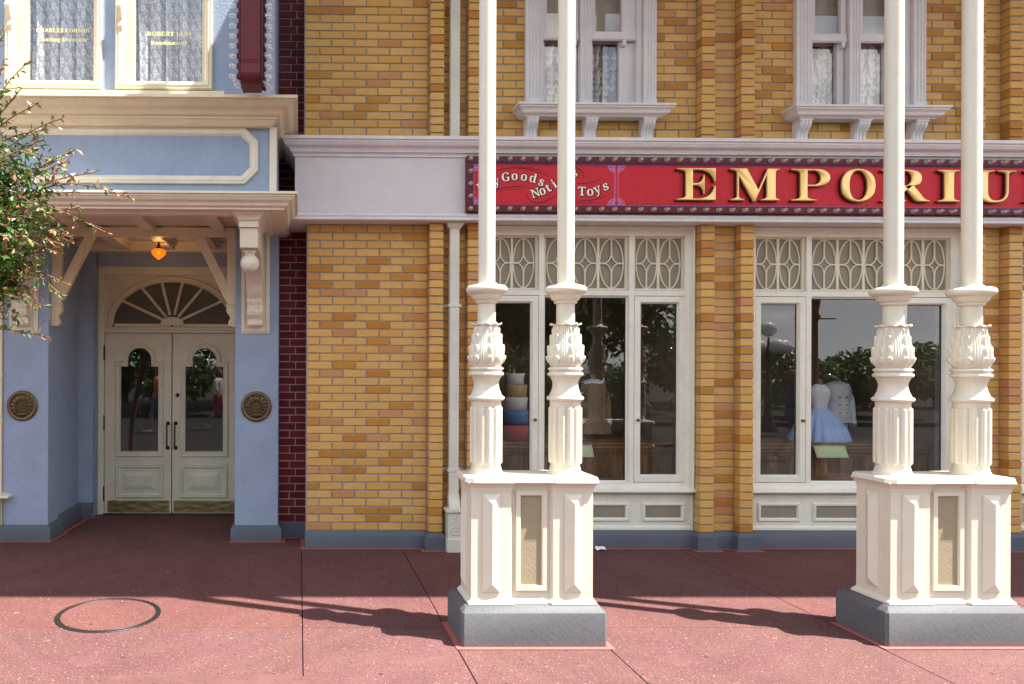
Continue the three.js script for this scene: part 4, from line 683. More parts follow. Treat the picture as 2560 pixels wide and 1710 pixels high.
{ // coffered soffit and alcove ceiling
  obj('soffit', B(-4.6, -0.2, 2.96, 3.0, -1.65, 0.8), M.cream, blue);
  for (const x of [-2.05, -1.4, -0.75, -2.7, -3.3]) { obj('soffit_beam', [R(x - 0.05, x + 0.05, 2.90, 2.962, -0.3, 0.74, 0.004), sweep([[0, 0], [0.03, 0], [0.03, 0.014], [0.01, 0.03], [0.01, 0.045], [0, 0.05]].map(([a, b]) => [a + 0.05, 2.915 + b]), [[x, 0, -0.3], [x, 0, 0.72]], UP)], M.cream, blue); }
  for (const x of [-1.87, -1.4, -0.93]) obj('ceiling_beam', [R(x - 0.06, x + 0.06, 2.875, 2.962, -1.45, -0.42, 0.004), R(x - 0.085, x + 0.085, 2.925, 2.96, -1.45, -0.42, 0.004)], M.cream, blue);
  obj('ceiling_moulding', [sweep([[0, 0], [0, -0.08], [0.012, -0.08], [0.02, -0.055], [0.05, -0.03], [0.06, -0.012], [0.06, 0]].map(([a, b]) => [a, 2.958 + b]), [[-2.36, 0, -1.29], [-0.55, 0, -1.29]], UP), B(-2.36, -0.55, 2.86, 2.958, -1.45, -1.291)], M.cream, blue);
  // timber screen across the opening
  obj('lintel', R(-2.35, -0.59, 2.858, 2.945, -0.41, -0.33, 0.005), M.cream, blue);
  for (const s of [-1, 1]) {
    const m = -1.4665, X = (x) => m + s * (x - m) * -1 * -1, f = (x) => (s < 0 ? x : 2 * m - x), seg = (p) => { const q = p.map(([x, y]) => [f(x), y]); return s < 0 ? q : q.reverse(); }; void X;
    const ex = (p, z0, z1) => new THREE.ExtrudeGeometry(new THREE.Shape(seg(p).map(([x, y]) => new THREE.Vector2(x, y))), { depth: z1 - z0 - 0.008, bevelEnabled: true, bevelSize: 0.004, bevelThickness: 0.004, bevelOffset: -0.004, bevelSegments: 1 }).translate(0, 0, z0 + 0.004);
    obj('post', ex([[-2.345, 2.86], [-2.345, 2.215], [-2.25, 2.215], [-2.25, 2.86]], -0.41, -0.335), M.cream, blue);
    obj('brace', ex([[-2.252, 2.25], [-2.252, 2.42], [-2.03, 2.859], [-1.935, 2.859], [-2.235, 2.25]], -0.405, -0.338), M.cream, blue);
    const sc = obj('corbel', ex(curve([[-2.345, 2.213], [-2.345, 2.02], [-2.30, 2.005], [-2.268, 2.02], [-2.262, 2.045], [-2.275, 2.075], [-2.28, 2.1], [-2.255, 2.13], [-2.242, 2.165], [-2.25, 2.2], [-2.222, 2.213]], 4), -0.412, -0.333), M.cream, blue);
    for (const [x, y, r] of [[-2.285, 2.165, 0.03], [-2.295, 2.04, 0.017]]) obj('volute', new THREE.TorusGeometry(r, 0.005, 8, 24).translate(f(x), y, -0.332), M.cream, sc);
  }
}
{ // entablature over the entrance and the one above it; both return at the right end
  const path = [[-4.6, 0, 0.7], [-0.3, 0, 0.7], [-0.3, 0, -0.45]];
  const og = (y, h, d) => curve([[d * 0.12, y], [d * 0.3, y + h * 0.12], [d * 0.42, y + h * 0.42], [d * 0.72, y + h * 0.66], [d * 0.92, y + h]], 5);
  const low = [[-0.02, 2.85], [0.05, 2.85], [0.06, 2.856], [0.064, 2.866], [0.18, 2.868], [0.18, 2.885], ...og(2.886, 0.066, 0.085).map(([a, b]) => [a + 0.18, b]), [0.265, 2.955], [0.265, 2.968], [0.283, 2.972], [0.283, 2.99], [-0.02, 3.02]];
  obj('cornice', sweep(low, path, UP, false, 0.5), M.creamPale, blue);
  const up = [[-0.02, 3.56], [0.06, 3.56], [0.075, 3.572], [0.10, 3.60], [0.115, 3.604], [0.115, 3.618], ...og(3.62, 0.075, 0.17).map(([a, b]) => [a + 0.09, b]), [0.26, 3.698], [0.26, 3.708], [0.283, 3.712], [0.283, 3.735], [-0.02, 3.765]];
  obj('cornice', sweep(up, path, UP, false, 0.5), M.cream, blue);
  const f = obj('fascia', B(-4.6, -0.19, 2.98, 3.60, -0.4, 0.7), M.blue, blue);
  obj('corner_bead', R(-0.245, -0.187, 3.0, 3.57, 0.66, 0.715, 0.004), M.creamPale, f);
  const prof = [[0, 0], [0, 0.016], [-0.008, 0.024], [-0.018, 0.018], [-0.03, 0.026], [-0.05, 0.024], [-0.062, 0.012], [-0.07, 0]], x1 = -0.337, yA = 3.106, yB = 3.565, c = 0.11, x0 = -4.4;
  obj('panel_moulding', sweep(prof, [[x0 + c, yA], [x1 - c, yA], [x1, yA + c], [x1, yB - c], [x1 - c, yB], [x0 + c, yB], [x0, yB - c], [x0, yA + c]].map(([x, y]) => [x, y, 0.7005]), FRONT, true, 0.5), M.creamPale, f);
  obj('upper_wall', [B(-4.6, -2.31, 3.72, 6.2, 0.5, 0.7), B(-1.657, -1.425, 3.72, 6.2, 0.5, 0.7), B(-0.77, -0.205, 3.72, 6.2, 0.5, 0.7), B(-2.315, -0.76, 3.72, 3.87, 0.5, 0.699), B(-2.315, -0.76, 5.42, 6.2, 0.5, 0.699), B(-0.4, -0.206, 3.72, 6.2, -0.45, 0.51), B(-4.6, -0.21, 6.2, 6.4, -4, 0.9), B(-4.7, -4.6, 0, 6.2, -4, 0.7), B(-4.7, -0.2, 0, 6.2, -4.1, -4)], M.blue, blue);
  obj('corner_trim', R(-0.212, -0.198, 3.735, 6.2, -0.4, -0.33, 0.003), M.grey, blue);
}
// console brackets on the piers
function consoleBracket(cx) {
  const t = sub('console_bracket', blue), at = (x) => cx + x, c = M.creamPale;
  obj('back_plate', sweep([[0, 0], [0, 0.012], [-0.03, 0.036], [-0.034, 0.036], [-0.034, 0.022], [-0.133, 0.022]], [[-0.133, 1.937], [0.133, 1.937], [0.133, 2.9], [-0.133, 2.9]].map(([x, y]) => [at(x), y, -0.2515]), FRONT, true, 0.3), c, t);
  const s = curve([[-0.23, 2.8], [-0.23, 2.26], [-0.17, 2.255], [-0.11, 2.30], [-0.05, 2.38], [0.02, 2.44], [0.12, 2.5], [0.26, 2.57], [0.42, 2.6], [0.5, 2.66], [0.52, 2.86], [-0.23, 2.86]], 5);
  obj('scroll', extrudeX(s, at(-0.075), at(0.075)), c, t);
  const foot = [[-0.23, 2.005], [-0.17, 2.005], [-0.155, 2.02], [-0.158, 2.04], [-0.17, 2.05], [-0.165, 2.07], [-0.13, 2.105], [-0.12, 2.135], [-0.128, 2.16], [-0.15, 2.175], [-0.145, 2.2], [-0.13, 2.225], [-0.13, 2.25], [-0.145, 2.262], [-0.23, 2.262]];
  for (let k = 0; k < 4; k++) obj('foot_rib', extrudeX(foot.map(([z, y]) => [z + (k % 2 ? 0.002 : 0), y]), at(-0.07 + k * 0.035 + 0.001), at(-0.07 + k * 0.035 + 0.034)), c, t);
  obj('block', [extrudeX([[0.3, 2.595], [0.72, 2.595], [0.745, 2.748], [0.2, 2.748]], at(-0.072), at(0.072)), R(at(-0.079), at(0.079), 2.75, 2.804, 0.15, 0.77, 0.004)], c, t);
  obj('abacus', [sweep([[-0.02, 2.804], [0.002, 2.804], ...curve([[0.004, 2.807], [0.016, 2.828], [0.044, 2.85]], 4), [0.05, 2.853], [0.05, 2.882], [-0.02, 2.882]], [[at(-0.08), 0, 0.1], [at(-0.08), 0, 0.78], [at(0.08), 0, 0.78], [at(0.08), 0, 0.1]], UP), B(at(-0.075), at(0.075), 2.806, 2.88, 0.1, 0.775)], c, t);
  obj('drop_ball', lathe([[0.0001, -0.077], ...arc(0, 0, 0.077, -85, 62, 16), [0.04, 0.074], [0.043, 0.085], [0.056, 0.098], [0.06, 0.105], [0.048, 0.112], [0.0001, 0.112]], 32).translate(at(0), 2.482, 0.6), c, t);
}
consoleBracket(-0.408); consoleBracket(-2.565);
// the entrance: frame, fanlight and a pair of doors
{
  const zd = -1.5, cx = -1.398;
  const fr = sub('door_frame', blue);
  obj('casing', [sweep([[0, 0], [0, 0.05], [-0.015, 0.056], [-0.04, 0.048], [-0.06, 0.05], [-0.1, 0.04], [-0.118, 0.03], [-0.125, 0]], [[-0.535, -0.05], [-0.535, 2.745], [-2.261, 2.745], [-2.261, -0.05]].map(([x, y]) => [x, y, zd - 0.03]), FRONT, false, 0.4)], M.door, fr);
  // tympanum: a panel pierced by the elliptical fanlight
  const a = 0.655, b = 0.468, y0 = 2.092;
  const hole = new THREE.Path();
  const sh2 = new THREE.Shape([[-2.14, y0 - 0.03], [-0.656, y0 - 0.03], [-0.656, 2.64], [-2.14, 2.64]].map(([x, y]) => new THREE.Vector2(x, y)));
  hole.setFromPoints([...Array(41)].map((_, i) => { const u = PI * i / 40; return new THREE.Vector2(cx + a * Math.cos(u), y0 + b * Math.sin(u)); })); sh2.holes = [hole];
  obj('tympanum', new THREE.ExtrudeGeometry(sh2, { depth: 0.03, bevelEnabled: false }).translate(0, 0, zd - 0.045), M.door, fr);
  obj('arch_moulding', sweep([[-0.012, 0], [-0.012, 0.01], [0.0, 0.03], [0.012, 0.024], [0.022, 0.03], [0.046, 0.026], [0.05, 0.03], [0.06, 0.014], [0.062, 0]], [...Array(49)].map((_, i) => { const u = PI * i / 48; return [cx + a * Math.cos(u), y0 + b * Math.sin(u), zd - 0.017]; }), FRONT, false, 0.5), M.door, fr);
  obj('transom_rail', sweep([[-0.03, 1.992], [0.012, 1.992], [0.018, 2.0], [0.018, 2.03], [0.03, 2.034], [0.03, 2.052], [0.012, 2.06], [-0.03, 2.062]], [[-2.14, 0, zd - 0.01], [-0.656, 0, zd - 0.01]], UP), M.door, fr);
  const fl = sub('fanlight', blue);
  const pane = new THREE.Shape(hole.getPoints()); obj('pane', new THREE.ShapeGeometry(pane).translate(0, 0, zd - 0.035), M.ribbed, fl);
  const ribs = []; for (let i = 1; i < 60; i++) { const u = PI * i / 60, c = Math.cos(u), s = Math.sin(u); ribs.push(cyl(cx + 0.1 * c, y0 + 0.075 * s, zd - 0.036, cx + a * c, y0 + b * s, zd - 0.036, 0.0025, 0.006, 6)); }
  obj('flute', ribs, M.ribbed, fl);
  for (const d of [25, 50, 76, 104, 130, 155]) { const u = d * PI / 180, k = 1 / Math.hypot(Math.cos(u) / a, Math.sin(u) / b); obj('glazing_bar', [new RoundedBoxGeometry(k - 0.1, 0.032, 0.03, 1, 0.006).translate((k + 0.1) / 2, 0, 0).rotateZ(u).translate(cx, y0, zd - 0.016), new RoundedBoxGeometry(k - 0.1, 0.012, 0.012, 1, 0.003).translate((k + 0.1) / 2, 0, 0.018).rotateZ(u).translate(cx, y0, zd - 0.016)], M.door, fl); }
  const hub = new THREE.Shape(); hub.absellipse(cx, y0 - 0.01, 0.125, 0.085, 0, PI, false); hub.lineTo(cx - 0.125, y0 - 0.01);
  obj('hub', new THREE.ExtrudeGeometry(hub, { depth: 0.03, bevelEnabled: true, bevelSize: 0.006, bevelThickness: 0.008, bevelSegments: 2 }).translate(0, 0, zd - 0.03), M.door, fl);
  obj('bottom_rail', R(cx - a - 0.03, cx + a + 0.03, y0 - 0.032, y0 + 0.003, zd - 0.05, zd - 0.006, 0.004), M.door, fl);
  for (const x of [cx - a + 0.01, cx, cx + a - 0.01]) obj('rosette', lathe([[0.0001, 0.012], [0.01, 0.009], [0.014, 0.002], [0.015, 0]], 16).rotateX(PI / 2).translate(x, y0 - 0.018, zd - 0.006), M.brassOld, fl);
  // a leaf of the doors
  const leafOf = (s) => {
    const d = sub('door', blue), X = (x) => cx + s * (x - cx), xa = -2.132, xb = -1.4035, ff = (p) => p.map(([x, y]) => new THREE.Vector2(X(x), y));
    const gx0 = -1.967, gx1 = -1.542, gs = 1.628, gc = (gx0 + gx1) / 2, gr = 0.134, gb = 0.682;
    const glassPts = [[gx0, gb], [gx1, gb], [gx1, gs], [gc + gr, gs], [gc + gr, gs + 0.07], ...arc(gc, gs + 0.07, gr, 0, 180, 20), [gc - gr, gs]];
    glassPts.push([gx0, gs]);
    const outline = new THREE.Shape(ff([[xa, 0.012], [xb, 0.012], [xb, 1.988], [xa, 1.988]])); outline.holes = [new THREE.Path(ff(glassPts))];
    obj('leaf', new THREE.ExtrudeGeometry(outline, { depth: 0.045, bevelEnabled: false }).translate(0, 0, zd - 0.055), M.door, d);
    const path = ff(glassPts).map((v) => [v.x, v.y, zd - 0.0105]); if (s < 0) path.reverse();
    obj('glass_moulding', sweep([[-0.006, -0.03], [-0.006, 0.004], [0.002, 0.012], [0.012, 0.008], [0.02, 0.015], [0.034, 0.013], [0.04, 0.018], [0.052, 0.01], [0.054, 0]], path, FRONT, true, 0.4), M.door, d);
    obj('pane', new THREE.ShapeGeometry(new THREE.Shape(ff(glassPts))).translate(0, 0, zd - 0.03), M.glass, d);
    const xs = [X(-2.015), X(-1.487)].sort((p, q) => p - q);
    obj('panel_moulding', sweep([[0, 0], [0, 0.01], [-0.01, 0.018], [-0.02, 0.012], [-0.03, 0.016], [-0.045, 0.004], [-0.055, -0.004]], rectPath(xs[0], xs[1], 0.179, 0.549, zd - 0.0102), FRONT, true, 0.3), M.door, d);
    const px0 = xs[0] + 0.085, px1 = xs[1] - 0.085;
    obj('raised_panel', [sweep([[0, 0], [0, 0.004], [-0.045, 0.016], [-0.045, 0.02]], rectPath(px0, px1, 0.265, 0.463, zd - 0.0103), FRONT, true, 0.2), Q(px0 + 0.045, px1 - 0.045, 0.31, 0.418, zd + 0.0097)], M.door, d);
    const kx = [X(-2.1), X(-1.42)].sort((p, q) => p - q), kg = new THREE.PlaneGeometry(kx[1] - kx[0], 0.13, 60, 10), kp = kg.attributes.position;
    for (let i = 0; i < kp.count; i++) kp.setZ(i, 0.0022 * n2(kp.getX(i) * 7 + s, kp.getY(i) * 14) + 0.0012 * n2(kp.getX(i) * 30, kp.getY(i) * 30));
    kg.computeVertexNormals();
    const k = obj('kick_plate', kg.translate((kx[0] + kx[1]) / 2, 0.085, zd - 0.004), M.brass, d);
    for (let i = 0; i < 7; i++) for (const y of [0.028, 0.142]) obj('screw', new THREE.SphereGeometry(0.0045, 8, 6).translate(lerp(kx[0] + 0.02, kx[1] - 0.02, i / 6), y, zd - 0.003), M.brass, k);
    const hx = X(-1.441);
    const h = obj('handle', [tube([[hx, 1.0, zd - 0.008], [hx, 1.0, zd + 0.04], [hx, 0.985, zd + 0.055], [hx, 0.87, zd + 0.058], [hx, 0.745, zd + 0.055], [hx, 0.73, zd + 0.04], [hx, 0.73, zd - 0.008]], 0.0085, 50, 10)], M.iron, d);
    for (const y of [1.0, 0.73]) obj('rose', lathe([[0.0001, 0.016], [0.012, 0.014], [0.018, 0.007], [0.021, 0.004], [0.022, 0]], 20).rotateX(PI / 2).translate(hx, y, zd - 0.009), M.iron, h);
    if (s < 0) obj('lock', lathe([[0.0001, 0.01], [0.014, 0.01], [0.021, 0.005], [0.023, 0]], 20).rotateX(PI / 2).translate(X(-1.46), 1.31, zd - 0.009), M.iron, d);
    for (const y of [1.77, 1.0, 0.22]) obj('hinge', [cyl(X(-2.141), y - 0.075, zd - 0.002, X(-2.141), y + 0.075, zd - 0.002, 0.0085), new THREE.SphereGeometry(0.009, 8, 6).translate(X(-2.141), y + 0.079, zd - 0.002)], M.iron, d);
  };
  leafOf(1); leafOf(-1);
  obj('threshold', R(-2.14, -0.656, 0.001, 0.012, -1.6, -1.44, 0.004), M.iron, blue);
  obj('hall', [B(-2.5, -0.3, 0, 2.9, -3.9, -3.8), B(-2.6, -2.5, 0, 2.9, -3.9, -1.66), B(-0.4, -0.3, 0, 2.9, -3.9, -1.66), B(-2.6, -0.3, 2.88, 2.94, -3.9, -1.66), B(-2.5, -0.4, 0.003, 0.01, -3.8, -1.62)], M.hall, blue);
}
// upper windows with lace curtains and gilt lettering
const tLace = canvasTex(1024, 1024, (c, w, h) => {
  c.fillStyle = '#6c6c6c'; c.fillRect(0, 0, w, h); const r = rng(41);
  c.strokeStyle = '#888888'; c.lineWidth = 1.5; for (let i = 0; i < w; i += 9) { c.beginPath(); c.moveTo(i, 0); c.lineTo(i, h); c.moveTo(0, i); c.lineTo(w, i); c.stroke(); }
  const flower = (x, y, q) => { for (let k = 0; k < 8; k++) { const a = k * PI / 4 + 0.2; c.fillStyle = '#e4e4e4'; c.beginPath(); c.ellipse(x + Math.cos(a) * q * 0.62, y + Math.sin(a) * q * 0.62, q * 0.42, q * 0.25, a, 0, 2 * PI); c.fill(); } c.fillStyle = '#606060'; c.beginPath(); c.arc(x, y, q * 0.28, 0, 2 * PI); c.fill(); c.strokeStyle = '#eee'; c.lineWidth = 4; c.beginPath(); c.arc(x, y, q * 0.2, 0, 2 * PI); c.stroke(); };
  for (let j = 0; j < 6; j++) for (let i = 0; i < 5; i++) {
    const x = (i + (j % 2 ? 0.5 : 0)) * 205 + 40, y = j * 171 + 70; flower(x, y, 58 + r() * 16); flower(x + 92, y + 40, 34);
    c.strokeStyle = '#dedede'; c.lineWidth = 8; for (let k = 0; k < 3; k++) { c.beginPath(); c.arc(x + 60 + k * 26, y + 104 - k * 9, 22 - k * 3, 0.4, 5.4); c.stroke(); }
    c.fillStyle = '#e2e2e2'; for (let k = 0; k < 6; k++) { c.beginPath(); c.ellipse(x - 60 + r() * 100, y + 60 + r() * 60, 16, 7, r() * PI, 0, 2 * PI); c.fill(); }
  }
}, false);
tLace.repeat.set(1 / 0.46, 1 / 0.46);
M.lace = mat([0.52, 0.55, 0.6], 0.9, { alphaMap: tLace, transparent: true });
function letterGlass(lines) {
  return canvasTex(1024, 384, (c, w, h) => {
    c.clearRect(0, 0, w, h); c.textAlign = 'center'; c.fillStyle = '#f7e9a0'; c.strokeStyle = '#8a7434'; c.lineWidth = 1;
    lines.forEach(([s, y, px]) => { c.font = 'bold ' + px + 'px serif'; c.save(); c.translate(w / 2, y); c.scale(Math.min(1.15, (w - 30) / c.measureText(s).width), 1); c.strokeText(s, 2, 2); c.fillText(s, 0, 0); c.restore(); });
    c.fillStyle = '#7c1f24'; c.beginPath(); c.ellipse(w / 2, 190, 70, 4, 0, 0, 2 * PI); c.fill(); c.beginPath(); c.ellipse(w / 2, 190, 16, 9, 0, 0, 2 * PI); c.fill();
  });
}
function upperWindow(x0, x1, g0, g1, text, ty) {
  const t = sub('upper_window', blue), z = 0.7;
  const cas = [[0, 0], [0, 0.028], [-0.012, 0.04], [-0.022, 0.034], [-0.034, 0.042], [-0.05, 0.036], [-0.062, 0.022], [-0.068, 0.02], [-0.072, -0.05]];
  obj('casing', sweep(cas, rectPath(x0, x1, 3.86, 5.45, z), FRONT, true, 0.35), M.cream, t);
  obj('jamb', [R(x0 + 0.065, g0 - 0.0, 3.9, 5.4, z - 0.12, z - 0.02, 0.004), R(g1 + 0.0, x1 - 0.065, 3.9, 5.4, z - 0.12, z - 0.02, 0.004), R(x0 + 0.06, x1 - 0.06, 3.862, 3.915, z - 0.12, z + 0.01, 0.005)], M.cream, t);
  obj('hood_bracket', extrudeX(curve([[z + 0.0, 4.35], [z + 0.03, 4.33], [z + 0.05, 4.36], [z + 0.045, 4.41], [z + 0.08, 4.46], [z + 0.09, 4.52], [z, 4.52]], 4), x0 + 0.02, x0 + 0.06), M.cream, t);
  obj('pane', Q(g0 - 0.01, g1 + 0.01, 3.9, 5.4, z - 0.07), M.glass, t);
  const w = (g1 - g0) * 0.80, c = (g0 + g1) / 2;
  obj('lettering', Q(c - w / 2, c + w / 2, ty - w * 0.1875, ty + w * 0.1875, z - 0.0672), mat([1, 1, 1], 0.4, { map: text, transparent: true }), t, true);
  obj('curtain', [drape(g0 - 0.03, c + 0.02, 3.86, 5.4, z - 0.15, 0.034, 2.4, x0), drape(c - 0.03, g1 + 0.03, 3.86, 5.4, z - 0.13, 0.034, 2.2, x1 + 2)], M.lace, t, true);
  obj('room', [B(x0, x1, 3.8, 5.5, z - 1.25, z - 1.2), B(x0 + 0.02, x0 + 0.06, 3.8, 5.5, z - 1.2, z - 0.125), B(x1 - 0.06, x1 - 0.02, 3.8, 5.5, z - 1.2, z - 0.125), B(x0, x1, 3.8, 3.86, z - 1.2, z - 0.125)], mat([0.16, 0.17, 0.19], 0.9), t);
}
upperWindow(-2.372, -1.594, -2.218, -1.654, letterGlass([['CHARLES CORSON', 150, 104], ['Casting Director', 318, 98]]), 4.335);
upperWindow(-1.488, -0.707, -1.351, -0.794, letterGlass([['ROBERT JANI', 150, 108], ['Bandmaster', 318, 98]]), 4.315);
obj('window_sill', sweep([[-0.06, 3.80], [0.03, 3.80], [0.04, 3.812], [0.055, 3.815], [0.055, 3.842], [0.03, 3.85], [-0.06, 3.866]], [[-4.6, 0, 0.7], [-0.665, 0, 0.7], [-0.665, 0, 0.6]], UP), M.cream, blue);

// ---------------------------------------------------------------- brass medallions on the piers
function medallion(cx, label) {
  const t = thing('brass_medallion', label, 'medallion', [cx, 1.257, -0.25], 'brass medallions beside the entrance');
  const at = (g) => g.rotateX(PI / 2).translate(cx, 1.257, -0.2495);
  obj('rim', at(lathe([[0.108, 0.012], [0.112, 0.02], [0.128, 0.022], [0.139, 0.016], [0.143, 0.006], [0.143, 0]], 64)), M.brassOld, t);
  const r0 = 0.109, n = 120, g = new THREE.PlaneGeometry(2 * r0, 2 * r0, n, n), p = g.attributes.position;
  for (let i = 0; i < p.count; i++) {
    let x = p.getX(i), y = p.getY(i), r = Math.hypot(x, y), a = Math.atan2(y, x); if (r > r0) { p.setX(i, x *= r0 / r); p.setY(i, y *= r0 / r); r = r0; }
    const ray = Math.abs(((a / (2 * PI) * 16) % 1 + 1) % 1 - 0.5) * 2, star = r > 0.06 ? smooth(0.25, 0.8, ray - (r - 0.06) * 8) * smooth(0.104, 0.094, r) : 0;
    const wreath = smooth(0.016, 0.006, Math.abs(r - 0.056)) * (0.6 + 0.4 * Math.sin(a * 14) * Math.cos(r * 500));
    const boss = smooth(0.036, 0.03, r) * (0.5 + 0.3 * n2(x * 120, y * 120)), tip = smooth(0.02, 0.01, Math.hypot(Math.abs(x) - 0.016, Math.abs(y) - 0.078));
    p.setZ(i, 0.006 + 0.012 * Math.sqrt(Math.max(0, 1 - (r / r0) ** 2)) + 0.016 * Math.max(star * 0.8, wreath, boss, tip));
  }
  g.computeVertexNormals(); obj('relief', g.translate(cx, 1.257, -0.2495), M.brassOld, t);
  for (let k = 0; k < 4; k++) { const a = PI / 4 + k * PI / 2; obj('screw', new THREE.SphereGeometry(0.005, 8, 6).translate(cx + 0.128 * Math.cos(a), 1.257 + 0.128 * Math.sin(a), -0.228), M.brass, t); }
}
medallion(-0.397, 'round brass relief medallion on the blue pier beside the red bricks');
medallion(-2.576, 'round brass relief medallion on the blue pier at the left edge');

// ---------------------------------------------------------------- pendant lamp in the entrance
{
  const x = -1.416, z = -0.8, t = thing('pendant_lamp', 'small lit amber glass pendant lamp hanging in the entrance', 'lamp', [x, 2.96, z]);
  obj('canopy', lathe([[0.012, 2.92], [0.02, 2.925], [0.05, 2.94], [0.055, 2.957]], 24).translate(x, 0, z), M.iron, t);
  obj('stem', lathe([[0.02, 2.81], [0.03, 2.812], [0.03, 2.822], [0.017, 2.835], [0.013, 2.86], [0.009, 2.88], [0.009, 2.93]], 20).translate(x, 0, z), M.iron, t);
  const amber = new THREE.MeshPhysicalMaterial({ color: new THREE.Color(0.62, 0.17, 0.012), roughness: 0.6, transmission: 0.55, thickness: 0, emissive: new THREE.Color(1, 0.2, 0.01), emissiveIntensity: 0.1 });
  obj('shade', lathe([[0.0001, 2.700], [0.008, 2.702], [0.02, 2.715], [0.05, 2.738], [0.068, 2.758], [0.074, 2.775], [0.07, 2.79], [0.055, 2.803], [0.03, 2.812]], 32).translate(x, 0, z), amber, t);
  obj('finial', lathe([[0.0001, 2.686], [0.005, 2.69], [0.006, 2.696], [0.003, 2.702]], 12).translate(x, 0, z), M.iron, t);
  obj('bulb', new THREE.SphereGeometry(0.018, 16, 12).translate(x, 2.772, z), new THREE.MeshStandardMaterial({ color: 0xffb060, emissive: new THREE.Color(1, 0.55, 0.12), emissiveIntensity: 3 }), t);
  const l = new THREE.PointLight(new THREE.Color(1, 0.6, 0.2), 0.03); l.position.set(0, 2.772 - 2.96, 0); l.castShadow = true; l.name = 'lamp_light'; t.add(l);
}

// ---------------------------------------------------------------- projecting blade sign edged with lamps
{
  const x0 = -0.430, x1 = -0.290, z1 = 1.35, z0 = 1.05, yb = 3.70, t = thing('blade_sign', 'projecting dark red sign seen edge on with rows of clear lamps', 'sign', [-0.36, 3.7, 1.2]);
  const pts = [[z0, 5.6], [z0, yb + 0.06], [z0 + 0.06, yb], [z1 - 0.07, yb], ...arc(z1 - 0.07, yb + 0.07, 0.07, -80, -5, 6), [z1 - 0.005, yb + 0.13], [z1, yb + 0.16], [z1, 5.6]];
  obj('box', extrudeX(pts, x0, x1), M.maroon, t);
  obj('edge_rail', [R(x0 - 0.02, x0, yb + 0.03, 5.6, z1 - 0.075, z1 - 0.012, 0.004), R(x1, x1 + 0.02, yb + 0.03, 5.6, z1 - 0.075, z1 - 0.012, 0.004), R(x1, x1 + 0.02, yb + 0.03, 5.6, z0 + 0.02, z0 + 0.085, 0.004)], M.maroonDark, t);
  obj('face_panel', [B(x0 - 0.008, x0, yb + 0.1, 5.6, z0 + 0.09, z1 - 0.09), B(x1, x1 + 0.008, yb + 0.1, 5.6, z0 + 0.09, z1 - 0.09)], M.creamPale, t);
  const ms = M.maroonDark;
  for (let i = 0; i < 22; i++) { const y = yb + 0.05 + i * 0.0735; lamp(t, x0 - 0.02, y, z1 - 0.043, 0, -PI / 2, ms, 1); lamp(t, x1 + 0.02, y, z1 - 0.043, 0, PI / 2, ms, 1); lamp(t, x1 + 0.02, y - 0.01, z0 + 0.05, 0, PI / 2, ms, 1); }
  for (let k = 1; k < 3; k++) { const z = z1 - 0.043 - k * 0.09; lamp(t, x0 - 0.0, yb + 0.045, z, 0, -PI / 2, ms, 1); lamp(t, x1 + 0.0, yb + 0.045, z, 0, PI / 2, ms, 1); }
  obj('arm', [cyl(-0.36, 4.9, 0.7, -0.36, 4.9, 1.06, 0.02), cyl(-0.36, 5.4, 0.7, -0.36, 5.4, 1.06, 0.02)], M.iron, t);
}

// ---------------------------------------------------------------- the shrubby tree at the left edge
const rl = rng(909);
function leafSet(list, len, wid, out) {     // list of [pos, dir, colour]; a leaf is two folded halves
  const P = out.p, C = out.c, up = new V3(), s = new V3(), n = new V3();
  for (const [p, d, col, k] of list) {
    up.set(rl() - 0.5, rl() * 0.9 + 0.1, rl() - 0.5).normalize(); s.crossVectors(d, up).normalize(); n.crossVectors(s, d);
    const L = len * k * (0.7 + 0.6 * rl()), W = wid * k * (0.7 + 0.6 * rl()), a = p, t = p.clone().addScaledVector(d, L).addScaledVector(n, -L * 0.12), m = p.clone().addScaledVector(d, L * 0.5).addScaledVector(n, -W * 0.25);
    const l = p.clone().addScaledVector(d, L * 0.45).addScaledVector(s, W).addScaledVector(n, W * 0.2), r = p.clone().addScaledVector(d, L * 0.45).addScaledVector(s, -W).addScaledVector(n, W * 0.2);
    P.push(a, l, m, l, t, m, a, m, r, m, t, r); for (let i = 0; i < 12; i++) C.push(...col);
  }
}
function leafMesh(out, name, m, parent) {
  const g = new THREE.BufferGeometry().setFromPoints(out.p); g.setAttribute('color', new THREE.Float32BufferAttribute(out.c, 3)); g.computeVertexNormals();
  g.setAttribute('uv', new THREE.BufferAttribute(new Float32Array(out.p.length * 2), 2)); const o = origin(parent); g.translate(-o[0], -o[1], -o[2]);
  const q = new THREE.Mesh(g, m); q.name = name; parent.add(q); return q;
}
const mLeaf = new THREE.MeshPhysicalMaterial({ color: 0xffffff, vertexColors: true, roughness: 0.32, transmission: 0.25, thickness: 0 });
const mBark = mat([0.16, 0.09, 0.06], 0.85), mTwig = mat([0.2, 0.085, 0.055], 0.7);
